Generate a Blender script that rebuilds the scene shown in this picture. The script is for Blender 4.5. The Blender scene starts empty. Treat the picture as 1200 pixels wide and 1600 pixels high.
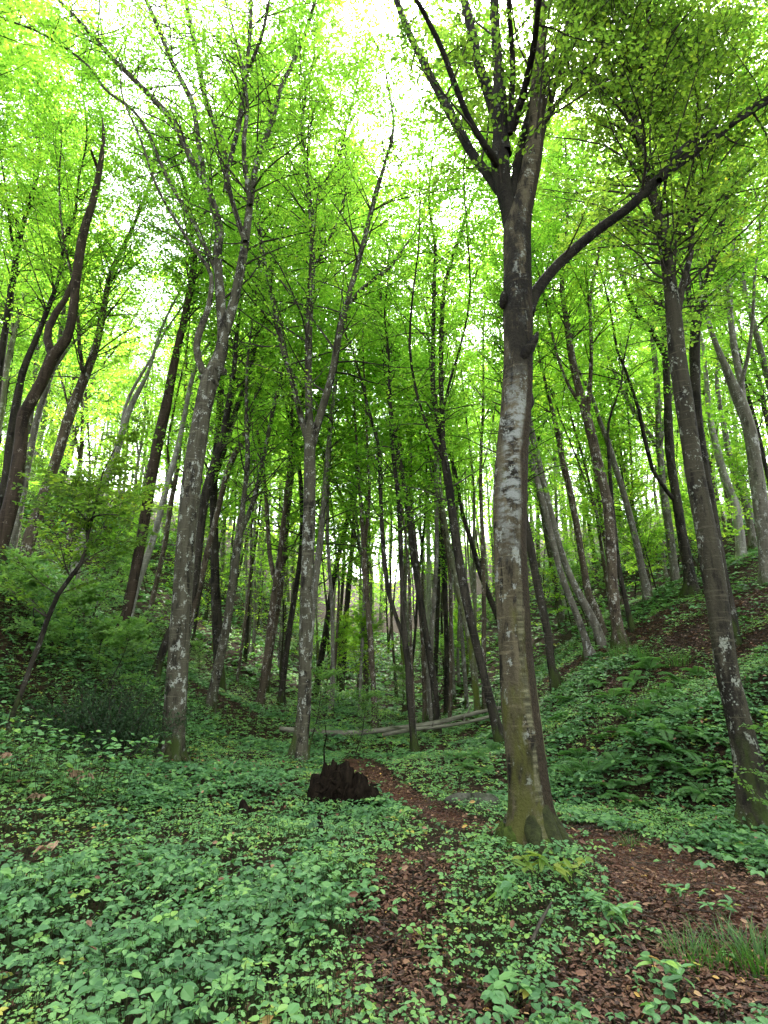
import bpy, math, random
import numpy as np

# ------------------------------------------------------------------ camera, sky, sun, exposure
S = bpy.context.scene
COL = S.collection
PITCH, FPX, CAM_H = math.radians(16.1), 900.0, 1.6      # the photo's focal length in its own 1200 x 1600 pixels
CAM = np.array([0.0, 0.0, CAM_H])
cd = bpy.data.cameras.new('camera'); cam = bpy.data.objects.new('camera', cd); COL.objects.link(cam)
cam.location = CAM; cam.rotation_euler = (math.pi / 2 + PITCH, 0, 0)
cd.sensor_fit = 'HORIZONTAL'; cd.sensor_width = 36; cd.lens = 36 * FPX / 1200
cd.clip_start = 0.05; cd.clip_end = 2000
S.camera = cam

SUN_EL, SUN_AZ = math.radians(58), math.radians(12)     # high, beyond the trees, a little to the right
w = bpy.data.worlds.new('World'); S.world = w; w.use_nodes = True
nt = w.node_tree; nt.nodes.clear()
out = nt.nodes.new('ShaderNodeOutputWorld'); bg = nt.nodes.new('ShaderNodeBackground')
sky = nt.nodes.new('ShaderNodeTexSky'); sky.sky_type = 'NISHITA'; sky.sun_disc = False
sky.sun_elevation = SUN_EL; sky.sun_rotation = SUN_AZ; sky.air_density = 1.0; sky.dust_density = 2.0
hsv = nt.nodes.new('ShaderNodeHueSaturation'); hsv.inputs['Saturation'].default_value = 0.25
nt.links.new(sky.outputs[0], hsv.inputs['Color']); nt.links.new(hsv.outputs[0], bg.inputs['Color'])
bg.inputs['Strength'].default_value = 0.15
nt.links.new(bg.outputs[0], out.inputs['Surface'])
sl = bpy.data.lights.new('sun', 'SUN'); sl.energy = 2.2; sl.angle = math.radians(11); sl.color = (1, .96, .88)
so = bpy.data.objects.new('sun', sl); COL.objects.link(so)
so.rotation_euler = (math.pi / 2 - SUN_EL, 0, -SUN_AZ + math.pi)
so.location = (10, 40, 60)
S.view_settings.view_transform = 'Standard'; S.view_settings.look = 'None'
S.view_settings.exposure = 3.18; S.view_settings.gamma = 1.0
S.render.engine = 'CYCLES'
cy = S.cycles
cy.max_bounces = 14; cy.diffuse_bounces = 12; cy.glossy_bounces = 2; cy.transmission_bounces = 12
cy.caustics_reflective = False; cy.caustics_refractive = False
cy.use_denoising = True
cy.use_adaptive_sampling = True; cy.adaptive_threshold = 0.02

# ------------------------------------------------------------------ helpers
UP = np.array([0., 0., 1.])
def nrm(v):
    v = np.asarray(v, float)
    return v / np.maximum(np.linalg.norm(v, axis=-1, keepdims=True), 1e-9)

CP, SP = math.cos(PITCH), math.sin(PITCH)
def ray(px, py):
    u = (px - 600) / FPX; v = (800 - py) / FPX
    return np.array([u, CP - SP * v, SP + CP * v])
def at(px, py, Y):                       # the point of the place seen at a photo pixel, Y metres ahead
    d = ray(px, py)
    return CAM + d * (Y / d[1])
def depth(p):
    return CP * p[1] + SP * (p[2] - CAM_H)

class MB:
    """collects faces and links them as ONE mesh object"""
    def __init__(s): s.V = []; s.F = []; s.n = 0; s.A = []
    def add(s, V, F, mat=0, var=0.5, smooth=False):
        V = np.asarray(V, np.float32).reshape(-1, 3); F = np.asarray(F, np.int64)
        if len(V) == 0 or len(F) == 0: return
        s.V.append(V); s.A.append(np.broadcast_to(np.asarray(var, np.float32), (len(V),)))
        s.F.append((F + s.n, mat, smooth)); s.n += len(V)
    def mesh(s, name, mats, origin=None):
        V = np.concatenate(s.V)
        if origin is not None: V = V - np.asarray(origin, np.float32)
        loops = np.concatenate([f.ravel() for f, m, q in s.F])
        tot = np.concatenate([np.full(len(f), f.shape[1]) for f, m, q in s.F])
        mi = np.concatenate([np.full(len(f), m) for f, m, q in s.F])
        sm = np.concatenate([np.full(len(f), q) for f, m, q in s.F])
        me = bpy.data.meshes.new(name)
        me.vertices.add(len(V)); me.vertices.foreach_set('co', V.ravel().astype(np.float32))
        me.loops.add(len(loops)); me.loops.foreach_set('vertex_index', loops.astype(np.int32))
        me.polygons.add(len(tot))
        st = np.zeros(len(tot), np.int32); st[1:] = np.cumsum(tot)[:-1]
        me.polygons.foreach_set('loop_start', st)
        me.polygons.foreach_set('material_index', mi.astype(np.int32))
        me.polygons.foreach_set('use_smooth', sm.astype(bool))
        a = me.attributes.new('var', 'FLOAT', 'POINT'); a.data.foreach_set('value', np.concatenate(s.A).astype(np.float32))
        for m in mats: me.materials.append(m)
        me.update(calc_edges=True)
        return me
    def build(s, name, mats, parent=None, origin=None):
        o = bpy.data.objects.new(name, s.mesh(name, mats, origin)); COL.objects.link(o)
        if parent is not None: o.parent = parent
        return o

def tag(o, label, cat, group=None):
    o['label'] = label; o['category'] = cat
    if group: o['group'] = group
    return o
def thing(name, label, cat, loc, group=None):
    o = bpy.data.objects.new(name, None); COL.objects.link(o); o.location = loc
    o.empty_display_size = 0.3
    return tag(o, label, cat, group)
def kind(o, k):
    o['kind'] = k
    return o
def copy_tree(o, parent=None):
    c = o.copy(); COL.objects.link(c)
    if parent is not None: c.parent = parent
    for ch in list(o.children): copy_tree(ch, c)
    return c

def crom(P, R, step):
    P = np.asarray(P, float); R = np.asarray(R, float)
    A = np.vstack([2 * P[0] - P[1], P, 2 * P[-1] - P[-2]])
    op, orr = [], []
    for i in range(len(P) - 1):
        p0, p1, p2, p3 = A[i], A[i + 1], A[i + 2], A[i + 3]
        n = max(1, int(np.linalg.norm(p2 - p1) / step))
        t = (np.arange(n) / n)[:, None]
        op.append(.5 * ((2 * p1) + (-p0 + p2) * t + (2 * p0 - 5 * p1 + 4 * p2 - p3) * t * t + (-p0 + 3 * p1 - 3 * p2 + p3) * t ** 3))
        orr.append(R[i] + (R[i + 1] - R[i]) * t[:, 0])
    op.append(P[-1:]); orr.append(R[-1:])
    return np.vstack(op), np.concatenate(orr)

def tube(mb, P, R, n=10, mat=0, rough=.05, flare=0., rng=None, zbase=None, lobes=5, var=.5, angle=False):
    """a tapering limb: rings along P, swelling and lumpy, the foot spread into root ridges when flare > 0"""
    rng = rng or np.random.default_rng(1)
    P = np.asarray(P, float); N = len(P)
    T = nrm(np.gradient(P, axis=0))
    u = np.array([1., 0, 0]); u = nrm(u - T[0] * u.dot(T[0]))
    th = np.arange(n) * 2 * math.pi / n
    ph = rng.uniform(0, 6.28, 8)
    L = np.concatenate([[0], np.cumsum(np.linalg.norm(np.diff(P, axis=0), axis=1))])
    rings = []
    for i in range(N):
        u = nrm(u - T[i] * u.dot(T[i])); v = np.cross(T[i], u)
        l = L[i]
        f = 1 + rough * (.7 * np.sin(2 * th + ph[0] + .8 * l) + .5 * np.sin(3 * th + ph[1] - 1.3 * l) + .4 * np.sin(5 * th + ph[2] + .5 * l)
                         + .5 * math.sin(1.9 * l + ph[3]) + .35 * math.sin(5.1 * l + ph[4]))
        if flare and zbase is not None:
            h = max(0., P[i][2] - zbase)
            e = math.exp(-h / (flare * .75)); e2 = math.exp(-h / (flare * 2.6))
            lob = .5 + .5 * np.sin(lobes * th + ph[5] + .4 * np.sin(2 * th + ph[6]))
            f = f + e * (.25 + .75 * lob ** 1.6) + e2 * .16 * (lob - .3)
        rings.append(P[i] + R[i] * f[:, None] * (np.cos(th)[:, None] * u + np.sin(th)[:, None] * v))
    V = np.vstack(rings + [P[-1:] + T[-1:] * R[-1]])
    i = np.arange(N - 1)[:, None] * n; j = np.arange(n)[None]; j2 = (j + 1) % n
    F = np.stack([i + j, i + j2, i + n + j2, i + n + j], -1).reshape(-1, 4)
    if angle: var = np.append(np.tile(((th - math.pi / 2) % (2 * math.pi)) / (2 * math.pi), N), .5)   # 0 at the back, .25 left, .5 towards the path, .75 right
    mb.add(V, F, mat, var, True)
    b = (N - 1) * n; k = np.arange(n)
    base = mb.n - len(V)
    mb.F.append((np.stack([b + k, b + (k + 1) % n, np.full(n, N * n)], -1) + base, mat, True))

LEAF = {  # (along, across, up) of each outline point, and the two halves either side of the midrib
    'hex': (np.array([[0, 0, 0], [.3, .42, .07], [.72, .36, .05], [1, 0, -.06], [.72, -.36, .05], [.3, -.42, .07]]),
            np.array([[0, 3, 2, 1], [0, 5, 4, 3]])),
    'dia': (np.array([[0, 0, 0], [.45, .5, .1], [1, 0, -.05], [.45, -.5, .1]]), np.array([[0, 2, 1], [0, 3, 2]])),
    'ovate': (np.array([[0, 0, 0], [.35, 0, -.03], [.7, 0, -.03], [1, 0, -.12], [.1, .3, .05], [.38, .46, .07], [.72, .3, .03],
                        [.1, -.3, .05], [.38, -.46, .07], [.72, -.3, .03]]),
              np.array([[0, 1, 5, 4], [1, 2, 6, 5], [2, 3, 6, 6], [0, 7, 8, 1], [1, 8, 9, 2], [2, 9, 3, 3]])),
}
def leaves(mb, pos, d, nor, length, width, tmpl='hex', mat=0, var=.5):
    pos = np.asarray(pos, float); n = len(pos)
    if n == 0: return
    d = nrm(d); nor = nrm(nor - d * (nor * d).sum(1, keepdims=True)); s = np.cross(nor, d)
    tv, tf = LEAF[tmpl]; k = len(tv)
    L = np.broadcast_to(np.asarray(length, float), (n,))[:, None, None]; W = np.broadcast_to(np.asarray(width, float), (n,))[:, None, None]
    V = pos[:, None] + L * tv[None, :, 0:1] * d[:, None] + W * tv[None, :, 1:2] * s[:, None] + L * tv[None, :, 2:3] * nor[:, None]
    var = np.repeat(np.broadcast_to(np.asarray(var, float), (n,)), k)
    if tmpl == 'ovate':
        quads = np.array([[0, 1, 5, 4], [1, 2, 6, 5], [0, 7, 8, 1], [1, 8, 9, 2]]); tris = np.array([[2, 3, 6], [2, 9, 3]])
        off = np.arange(n)[:, None, None] * k
        mb.add(V.reshape(-1, 3), (quads[None] + off).reshape(-1, 4), mat, var)
        mb.F.append(((tris[None] + off).reshape(-1, 3) + mb.n - n * k, mat, False))
    else:
        mb.add(V.reshape(-1, 3), (tf[None] + np.arange(n)[:, None, None] * k).reshape(-1, tf.shape[1]), mat, var)

def stems(mb, P, r0, r1, mat=0, var=.5):
    """many thin three-sided stems at once; P is (count, points, 3)"""
    P = np.asarray(P, float); n, m, _ = P.shape
    if n == 0: return
    d = nrm(P[:, -1] - P[:, 0]); a = np.where(np.abs(d[:, 2:3]) < .9, UP, np.array([1., 0, 0]))
    u = nrm(np.cross(d, a)); v = np.cross(d, u)
    t = np.linspace(0, 1, m)[None, :]
    r = np.broadcast_to(np.asarray(r0, float).reshape(-1, 1), (n, 1)) * (1 - t) + np.broadcast_to(np.asarray(r1, float).reshape(-1, 1), (n, 1)) * t
    th = np.arange(3) * 2 * math.pi / 3
    ring = np.cos(th)[None, :, None] * u[:, None] + np.sin(th)[None, :, None] * v[:, None]
    V = P[:, :, None] + r[:, :, None, None] * ring[:, None]
    off = (np.arange(n)[:, None, None] * m + np.arange(m - 1)[None, :, None]) * 3
    j = np.arange(3)[None, None]; j2 = (j + 1) % 3
    F = np.stack([off + j, off + j2, off + 3 + j2, off + 3 + j], -1).reshape(-1, 4)
    mb.add(V.reshape(-1, 3), F, mat, var, True)

# ------------------------------------------------------------------ materials
def newmat(name):
    m = bpy.data.materials.new(name); m.use_nodes = True
    t = m.node_tree; t.nodes.clear()
    o = t.nodes.new('ShaderNodeOutputMaterial')
    return m, t, o
def node(t, typ, **kw):
    n = t.nodes.new(typ)
    for k, v in kw.items():
        if k in n.inputs.keys() if isinstance(k, str) else False: n.inputs[k].default_value = v
        else: setattr(n, k, v)
    return n
def ramp(t, fac, stops):
    r = t.nodes.new('ShaderNodeValToRGB'); e = r.color_ramp.elements
    while len(e) < len(stops): e.new(.5)
    for k, (p, c) in enumerate(stops):
        e[k].position = p; e[k].color = (*c, 1) if len(c) == 3 else c
    t.links.new(fac, r.inputs[0]); return r.outputs[0]
def mixc(t, fac, a, b, typ='MIX'):
    m = t.nodes.new('ShaderNodeMix'); m.data_type = 'RGBA'; m.blend_type = typ
    for sock, x in ((m.inputs[0], fac), (m.inputs[6], a), (m.inputs[7], b)):
        if isinstance(x, bpy.types.NodeSocket): t.links.new(x, sock)
        elif isinstance(x, (tuple, list)): sock.default_value = (*x, 1)
        else: sock.default_value = x
    return m.outputs[2]
def noise(t, vec, scale, detail=4, rough=.55):
    n = t.nodes.new('ShaderNodeTexNoise'); n.inputs['Scale'].default_value = scale
    n.inputs['Detail'].default_value = detail; n.inputs['Roughness'].default_value = rough
    t.links.new(vec, n.inputs['Vector']); return n.outputs[0]
def mapping(t, vec, scale, loc=(0, 0, 0)):
    m = t.nodes.new('ShaderNodeMapping'); m.inputs['Scale'].default_value = scale; m.inputs['Location'].default_value = loc
    t.links.new(vec, m.inputs['Vector']); return m.outputs[0]
BW = lambda a, b: [(a, (0, 0, 0)), (b, (1, 1, 1))]

def leaf_mat(name, stops, trans, tmix=.5, rough=.5, spec=.35, patch=None):
    m, t, o = newmat(name)
    at_ = t.nodes.new('ShaderNodeAttribute'); at_.attribute_name = 'var'
    oi = t.nodes.new('ShaderNodeObjectInfo')
    geo = t.nodes.new('ShaderNodeNewGeometry')
    big = noise(t, mapping(t, geo.outputs['Position'], (1, 1, 1)), patch or .5, 2)
    ma = t.nodes.new('ShaderNodeMath'); ma.operation = 'MULTIPLY_ADD'
    t.links.new(big, ma.inputs[0]); ma.inputs[1].default_value = .7; ma.inputs[2].default_value = -.35
    m1 = t.nodes.new('ShaderNodeMath'); m1.operation = 'ADD'
    t.links.new(at_.outputs['Fac'], m1.inputs[0]); t.links.new(ma.outputs[0], m1.inputs[1])
    col = ramp(t, m1.outputs[0], stops)
    p = t.nodes.new('ShaderNodeBsdfPrincipled'); t.links.new(col, p.inputs['Base Color'])
    p.inputs['Roughness'].default_value = rough; p.inputs['Specular IOR Level'].default_value = spec
    tr = t.nodes.new('ShaderNodeBsdfTranslucent')
    tc = mixc(t, 1.0, col, trans, 'MULTIPLY'); t.links.new(tc, tr.inputs['Color'])
    mx = t.nodes.new('ShaderNodeMixShader'); mx.inputs[0].default_value = tmix
    t.links.new(p.outputs[0], mx.inputs[1]); t.links.new(tr.outputs[0], mx.inputs[2])
    t.links.new(mx.outputs[0], o.inputs['Surface'])
    return m

def bark_mat(name, base, dark, lichen, lichen_amt=.5, dark_amt=.5, moss=(.035, .05, .012), moss_h=1.2, moss_amt=.6, ring=.5, streak=.5, stained_shaded=False):
    m, t, o = newmat(name)
    tc = t.nodes.new('ShaderNodeTexCoord'); oi = t.nodes.new('ShaderNodeObjectInfo')
    add = t.nodes.new('ShaderNodeVectorMath'); add.operation = 'ADD'
    sc = t.nodes.new('ShaderNodeVectorMath'); sc.operation = 'SCALE'; sc.inputs[0].default_value = (17, 31, 23)
    t.links.new(oi.outputs['Random'], sc.inputs['Scale'])
    t.links.new(tc.outputs['Object'], add.inputs[0]); t.links.new(sc.outputs[0], add.inputs[1])
    v = add.outputs[0]
    long_ = mapping(t, v, (1, 1, .16)); flat = mapping(t, v, (1, 1, 5)); blot = mapping(t, v, (1, 1, .6))
    n_st = noise(t, long_, 9, 6, .6); n_fine = noise(t, mapping(t, v, (1, 1, .8)), 40, 4, .65)
    c = mixc(t, ramp(t, n_st, BW(.35, .65)), tuple(x * .55 for x in base), base)
    c = mixc(t, mixc(t, .75, ramp(t, n_fine, BW(.25, .75)), (1, 1, 1)), (0, 0, 0), c)
    # dark stains, long and blotched
    d1 = ramp(t, noise(t, mapping(t, v, (1, 1, .35)), 4.6, 6, .68), BW(.62 - .2 * dark_amt, .70 - .2 * dark_amt))
    c = mixc(t, d1, c, dark)
    # vertical fissures
    fs = ramp(t, noise(t, mapping(t, v, (1, 1, .05), (3, 5, 1)), 13, 3, .5), BW(.60, .68))
    fm = t.nodes.new('ShaderNodeMath'); fm.operation = 'MULTIPLY'; t.links.new(fs, fm.inputs[0]); fm.inputs[1].default_value = streak
    c = mixc(t, fm.outputs[0], c, tuple(x * .6 for x in dark))
    # lichen: pale blotches broken by a finer noise
    l1 = noise(t, blot, 7.5, 6, .72); l2 = noise(t, v, 34, 3, .6)
    lm = t.nodes.new('ShaderNodeMath'); lm.operation = 'MULTIPLY_ADD'
    t.links.new(l2, lm.inputs[0]); lm.inputs[1].default_value = .35; t.links.new(l1, lm.inputs[2])
    lf = ramp(t, lm.outputs[0], BW(.82 - .22 * lichen_amt, .86 - .22 * lichen_amt))
    c = mixc(t, lf, c, lichen)
    # narrow rings of beech bark
    r1 = ramp(t, noise(t, mapping(t, v, (.8, .8, 9)), 3.5, 3, .5), BW(.60, .66))
    rm = t.nodes.new('ShaderNodeMath'); rm.operation = 'MULTIPLY'; t.links.new(r1, rm.inputs[0]); rm.inputs[1].default_value = ring
    c = mixc(t, rm.outputs[0], c, tuple(min(.6, x * 1.5) for x in base))
    # moss and algae towards the foot: grows there whatever the light
    sx = t.nodes.new('ShaderNodeSeparateXYZ'); t.links.new(tc.outputs['Object'], sx.inputs[0])
    mh = t.nodes.new('ShaderNodeMapRange'); t.links.new(sx.outputs[2], mh.inputs[0])
    mh.inputs[1].default_value = moss_h; mh.inputs[2].default_value = moss_h * .1; mh.inputs[3].default_value = -.12; mh.inputs[4].default_value = .28 * moss_amt
    ms = t.nodes.new('ShaderNodeMath'); ms.operation = 'ADD'; t.links.new(noise(t, mapping(t, v, (1, 1, .3)), 4.5, 5, .6), ms.inputs[0]); t.links.new(mh.outputs[0], ms.inputs[1])
    c = mixc(t, ramp(t, ms.outputs[0], BW(.58, .72)), c, moss)
    if stained_shaded:   # the wet dark side, a pale ringed rib, a big lichen field and a stripe of algae, each with its own place on this trunk
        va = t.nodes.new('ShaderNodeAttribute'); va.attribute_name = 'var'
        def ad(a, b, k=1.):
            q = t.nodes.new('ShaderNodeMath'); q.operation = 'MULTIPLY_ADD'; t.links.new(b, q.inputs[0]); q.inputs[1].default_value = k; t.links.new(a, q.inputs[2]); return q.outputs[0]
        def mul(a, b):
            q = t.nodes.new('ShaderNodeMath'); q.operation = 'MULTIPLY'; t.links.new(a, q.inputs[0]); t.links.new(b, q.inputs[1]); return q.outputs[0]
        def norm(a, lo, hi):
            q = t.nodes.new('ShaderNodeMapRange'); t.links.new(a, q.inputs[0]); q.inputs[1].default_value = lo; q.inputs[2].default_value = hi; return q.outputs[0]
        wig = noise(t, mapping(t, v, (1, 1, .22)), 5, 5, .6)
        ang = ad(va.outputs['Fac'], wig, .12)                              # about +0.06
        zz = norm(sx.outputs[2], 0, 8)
        K = lambda lo, a, b, hi: [(lo, (0, 0, 0)), (a, (1, 1, 1)), (b, (1, 1, 1)), (hi, (0, 0, 0))]
        field = mul(mul(ramp(t, ang, K(.38, .46, .60, .655)), ramp(t, zz, K(.34, .43, .60, .66))), ramp(t, noise(t, mapping(t, v, (1, 1, 2.2)), 5, 6, .7), BW(.44, .56)))
        c = mixc(t, field, c, (.19, .20, .18))
        rib = mul(ramp(t, ang, K(.555, .575, .612, .64)), mul(ramp(t, zz, K(0., .03, .25, .36)), ramp(t, noise(t, mapping(t, v, (1, 1, .7)), 6, 5, .7), BW(.42, .52))))
        ringc = ramp(t, noise(t, mapping(t, v, (.5, .5, 12)), 2.2, 3, .6), [(.35, (.03, .028, .016)), (.52, (.085, .082, .045)), (.68, (.16, .15, .09))])
        c = mixc(t, rib, c, ringc)
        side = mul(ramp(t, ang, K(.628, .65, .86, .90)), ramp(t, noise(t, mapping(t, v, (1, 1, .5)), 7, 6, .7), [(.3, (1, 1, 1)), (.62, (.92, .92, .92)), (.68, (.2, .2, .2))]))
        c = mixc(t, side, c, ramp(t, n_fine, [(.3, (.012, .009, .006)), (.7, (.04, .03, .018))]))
        top_shade = mul(ramp(t, zz, K(.58, .68, .9, 1.)), ramp(t, noise(t, mapping(t, v, (1, 1, .3)), 6, 6, .7), [(.35, (.95, .95, .95)), (.50, (.85, .85, .85)), (.58, (.15, .15, .15))]))  # upper stem painted near-black, its backlit shade put into the colour
        c = mixc(t, top_shade, c, ramp(t, n_fine, [(.3, (.005, .0045, .004)), (.7, (.017, .015, .011))]))
        alg = mul(ramp(t, ang, K(.755, .775, .80, .815)), ramp(t, zz, K(.085, .10, .155, .19)))
        c = mixc(t, alg, c, (.24, .30, .11))
    p = t.nodes.new('ShaderNodeBsdfPrincipled'); t.links.new(c, p.inputs['Base Color'])
    p.inputs['Roughness'].default_value = .85; p.inputs['Specular IOR Level'].default_value = .1
    bsum = t.nodes.new('ShaderNodeMath'); bsum.operation = 'MULTIPLY_ADD'
    t.links.new(n_st, bsum.inputs[0]); bsum.inputs[1].default_value = 1.2; t.links.new(n_fine, bsum.inputs[2])
    bp = t.nodes.new('ShaderNodeBump'); bp.inputs['Strength'].default_value = .7; bp.inputs['Distance'].default_value = .03
    t.links.new(bsum.outputs[0], bp.inputs['Height']); t.links.new(bp.outputs[0], p.inputs['Normal'])
    t.links.new(p.outputs[0], o.inputs['Surface'])
    return m

BARK = {
    'mottled': bark_mat('mottled bark', (.085, .078, .052), (.016, .014, .010), (.24, .25, .21), .36, .5),
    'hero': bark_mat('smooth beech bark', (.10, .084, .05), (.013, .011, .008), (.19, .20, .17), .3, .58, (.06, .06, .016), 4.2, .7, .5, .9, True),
    'grey': bark_mat('pale grey bark', (.17, .155, .12), (.05, .045, .035), (.32, .32, .29), .35, .25, moss_h=.8),
    'dark': bark_mat('dark bark', (.042, .036, .026), (.011, .0095, .007), (.14, .14, .12), .2, .6),
    'black': bark_mat('backlit black bark', (.022, .019, .013), (.006, .005, .004), (.09, .09, .08), .12, .6),  # backlit darkness of the high limbs put into the bark colour
    'shade': bark_mat('shaded beech bark', (.055, .049, .032), (.014, .012, .009), (.19, .20, .16), .27, .5),
    'brown': bark_mat('brown bark', (.10, .078, .052), (.03, .022, .016), (.32, .31, .27), .35, .4),
    'red': bark_mat('reddish bark', (.055, .040, .027), (.015, .011, .008), (.15, .125, .095), .15, .45, moss_amt=.4),
    'mossy': bark_mat('mossy bark', (.15, .15, .09), (.03, .03, .018), (.34, .35, .28), .35, .35, (.08, .1, .02), 6, .8),
    'white': bark_mat('whitish bark', (.34, .32, .27), (.12, .1, .08), (.42, .42, .38), .35, .15, moss_h=.5),
}
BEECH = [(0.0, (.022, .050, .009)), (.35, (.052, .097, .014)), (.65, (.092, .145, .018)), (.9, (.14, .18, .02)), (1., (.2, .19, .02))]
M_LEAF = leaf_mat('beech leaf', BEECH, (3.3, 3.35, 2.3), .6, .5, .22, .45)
M_PALE = leaf_mat('brightened beech leaf', [(0.0, (.04, .092, .012)), (.35, (.07, .14, .017)), (.65, (.10, .175, .02)), (1., (.17, .215, .025))], (3.25, 3.5, 2.4), .68, .5, .2, .35)  # paler, more translucent leaf copy; paints in the glow between the trunks
M_YOUNG = leaf_mat('young beech leaf', [(0.0, (.045, .10, .03)), (.4, (.085, .17, .05)), (.7, (.12, .22, .06)), (1., (.16, .26, .06))], (2.6, 2.7, 1.5), .45, .45, .4, .6)
COVER = [(0.0, (.027, .080, .028)), (.4, (.076, .178, .064)), (.7, (.13, .255, .072)), (.92, (.19, .31, .06)), (1., (.28, .26, .05))]
M_COVER = leaf_mat('ground plant leaf', COVER, (2.2, 2.6, 1.2), .2, .5, .24, 1.3)
M_FERN = leaf_mat('fern leaf', [(0, (.03, .09, .025)), (.5, (.065, .15, .04)), (1, (.11, .2, .045))], (2.2, 2.6, 1.5), .35, .5, .4, 1.)
M_SHRUB = leaf_mat('evergreen leaf', [(0, (.008, .022, .007)), (.5, (.016, .04, .012)), (1, (.035, .075, .02))], (1.5, 1.8, 1.), .12, .5, .22, 1.)
M_YELLOW = leaf_mat('yellowing leaf', [(0, (.06, .14, .025)), (.5, (.14, .21, .035)), (1, (.28, .26, .05))], (1.8, 2., 1.2), .4, .5, .3, 1.)
M_GRASS = leaf_mat('grass blade', [(0, (.02, .06, .012)), (.5, (.04, .11, .018)), (1, (.1, .19, .035))], (2, 2.3, 1.3), .35, .45, .4, 1.)
M_LITTER = leaf_mat('fallen leaf', [(0, (.022, .010, .006)), (.35, (.075, .031, .017)), (.7, (.15, .07, .038)), (.93, (.28, .17, .095)), (1, (.42, .26, .06))], (1, 1, 1), .1, .6, .35, 2.)
M_WITHER = leaf_mat('withered leaf', [(0, (.2, .1, .06)), (.5, (.36, .23, .15)), (1, (.5, .36, .26))], (1, 1, 1), .2, .7, .2, 2.)
def plain(name, c1, c2, scale=6, rough=.9, bump=.6, stretch=(1, 1, 1), spec=.15):
    m, t, o = newmat(name); tc = t.nodes.new('ShaderNodeTexCoord')
    n = noise(t, mapping(t, tc.outputs['Object'], stretch), scale, 6, .65)
    p = t.nodes.new('ShaderNodeBsdfPrincipled'); t.links.new(ramp(t, n, [(.3, c1), (.7, c2)]), p.inputs['Base Color'])
    p.inputs['Roughness'].default_value = rough; p.inputs['Specular IOR Level'].default_value = spec
    b = t.nodes.new('ShaderNodeBump'); b.inputs['Strength'].default_value = bump; b.inputs['Distance'].default_value = .04
    t.links.new(n, b.inputs['Height']); t.links.new(b.outputs[0], p.inputs['Normal']); t.links.new(p.outputs[0], o.inputs['Surface'])
    return m
M_TWIG = plain('twig', (.022, .018, .014), (.07, .06, .045), 8)
M_STEM = plain('green stem', (.02, .035, .01), (.045, .06, .02), 8)
M_ROT = plain('rotten wood', (.002, .0017, .0014), (.021, .015, .010), 14, .95, 1., (1, 1, .3), .03)
M_MOSS = plain('moss', (.02, .032, .006), (.06, .085, .014), 22, 1, 1.)
M_ROCK = plain('mossy rock', (.02, .028, .012), (.10, .095, .075), 9, .9, 1.)
M_LOG = plain('weathered log', (.028, .032, .014), (.21, .195, .15), 9, .85, .9, (.25, 1, 1))
M_ALGAE = plain('pale green algae', (.14, .2, .07), (.3, .38, .17), 14, .9, .4, (1, 1, .3))
M_WOOD = plain('broken wood', (.2, .12, .07), (.4, .27, .16), 12, .9, .8, (1, 1, .1))
def soil(name, c):
    m, t, o = newmat(name); g = t.nodes.new('ShaderNodeNewGeometry'); P = g.outputs['Position']
    n1 = noise(t, P, 1.1, 4, .6); n2 = noise(t, P, 28, 4, .7)
    vo = t.nodes.new('ShaderNodeTexVoronoi'); vo.inputs['Scale'].default_value = 17; t.links.new(P, vo.inputs['Vector'])
    sep = t.nodes.new('ShaderNodeSeparateColor'); t.links.new(vo.outputs['Color'], sep.inputs[0])
    c0 = ramp(t, sep.outputs[0], [(0, c[0]), (.5, c[1]), (.95, c[2])])
    c1 = mixc(t, ramp(t, n2, BW(.3, .7)), (.012, .009, .006), c0)
    c2 = mixc(t, ramp(t, n1, BW(.4, .65)), c1, c0)
    p = t.nodes.new('ShaderNodeBsdfPrincipled'); t.links.new(c2, p.inputs['Base Color'])
    p.inputs['Roughness'].default_value = .9; p.inputs['Specular IOR Level'].default_value = .06
    b = t.nodes.new('ShaderNodeBump'); b.inputs['Strength'].default_value = .8; b.inputs['Distance'].default_value = .03
    t.links.new(n2, b.inputs['Height']); t.links.new(b.outputs[0], p.inputs['Normal']); t.links.new(p.outputs[0], o.inputs['Surface'])
    return m
M_GROUND = soil('forest soil', [(.010, .007, .005), (.026, .016, .010), (.055, .034, .02)])
M_PATH = soil('trodden leaf soil', [(.04, .017, .011), (.075, .032, .02), (.11, .055, .035)])

# ------------------------------------------------------------------ the traced trees: (kind, label, bark, Y, trunk [(px, py, width px)], limbs, options)
TREES = []
def T(kindname, label, bark, Y, trunk, limbs=(), **opt):
    TREES.append((kindname, label, bark, Y, trunk, limbs, opt))

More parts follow.
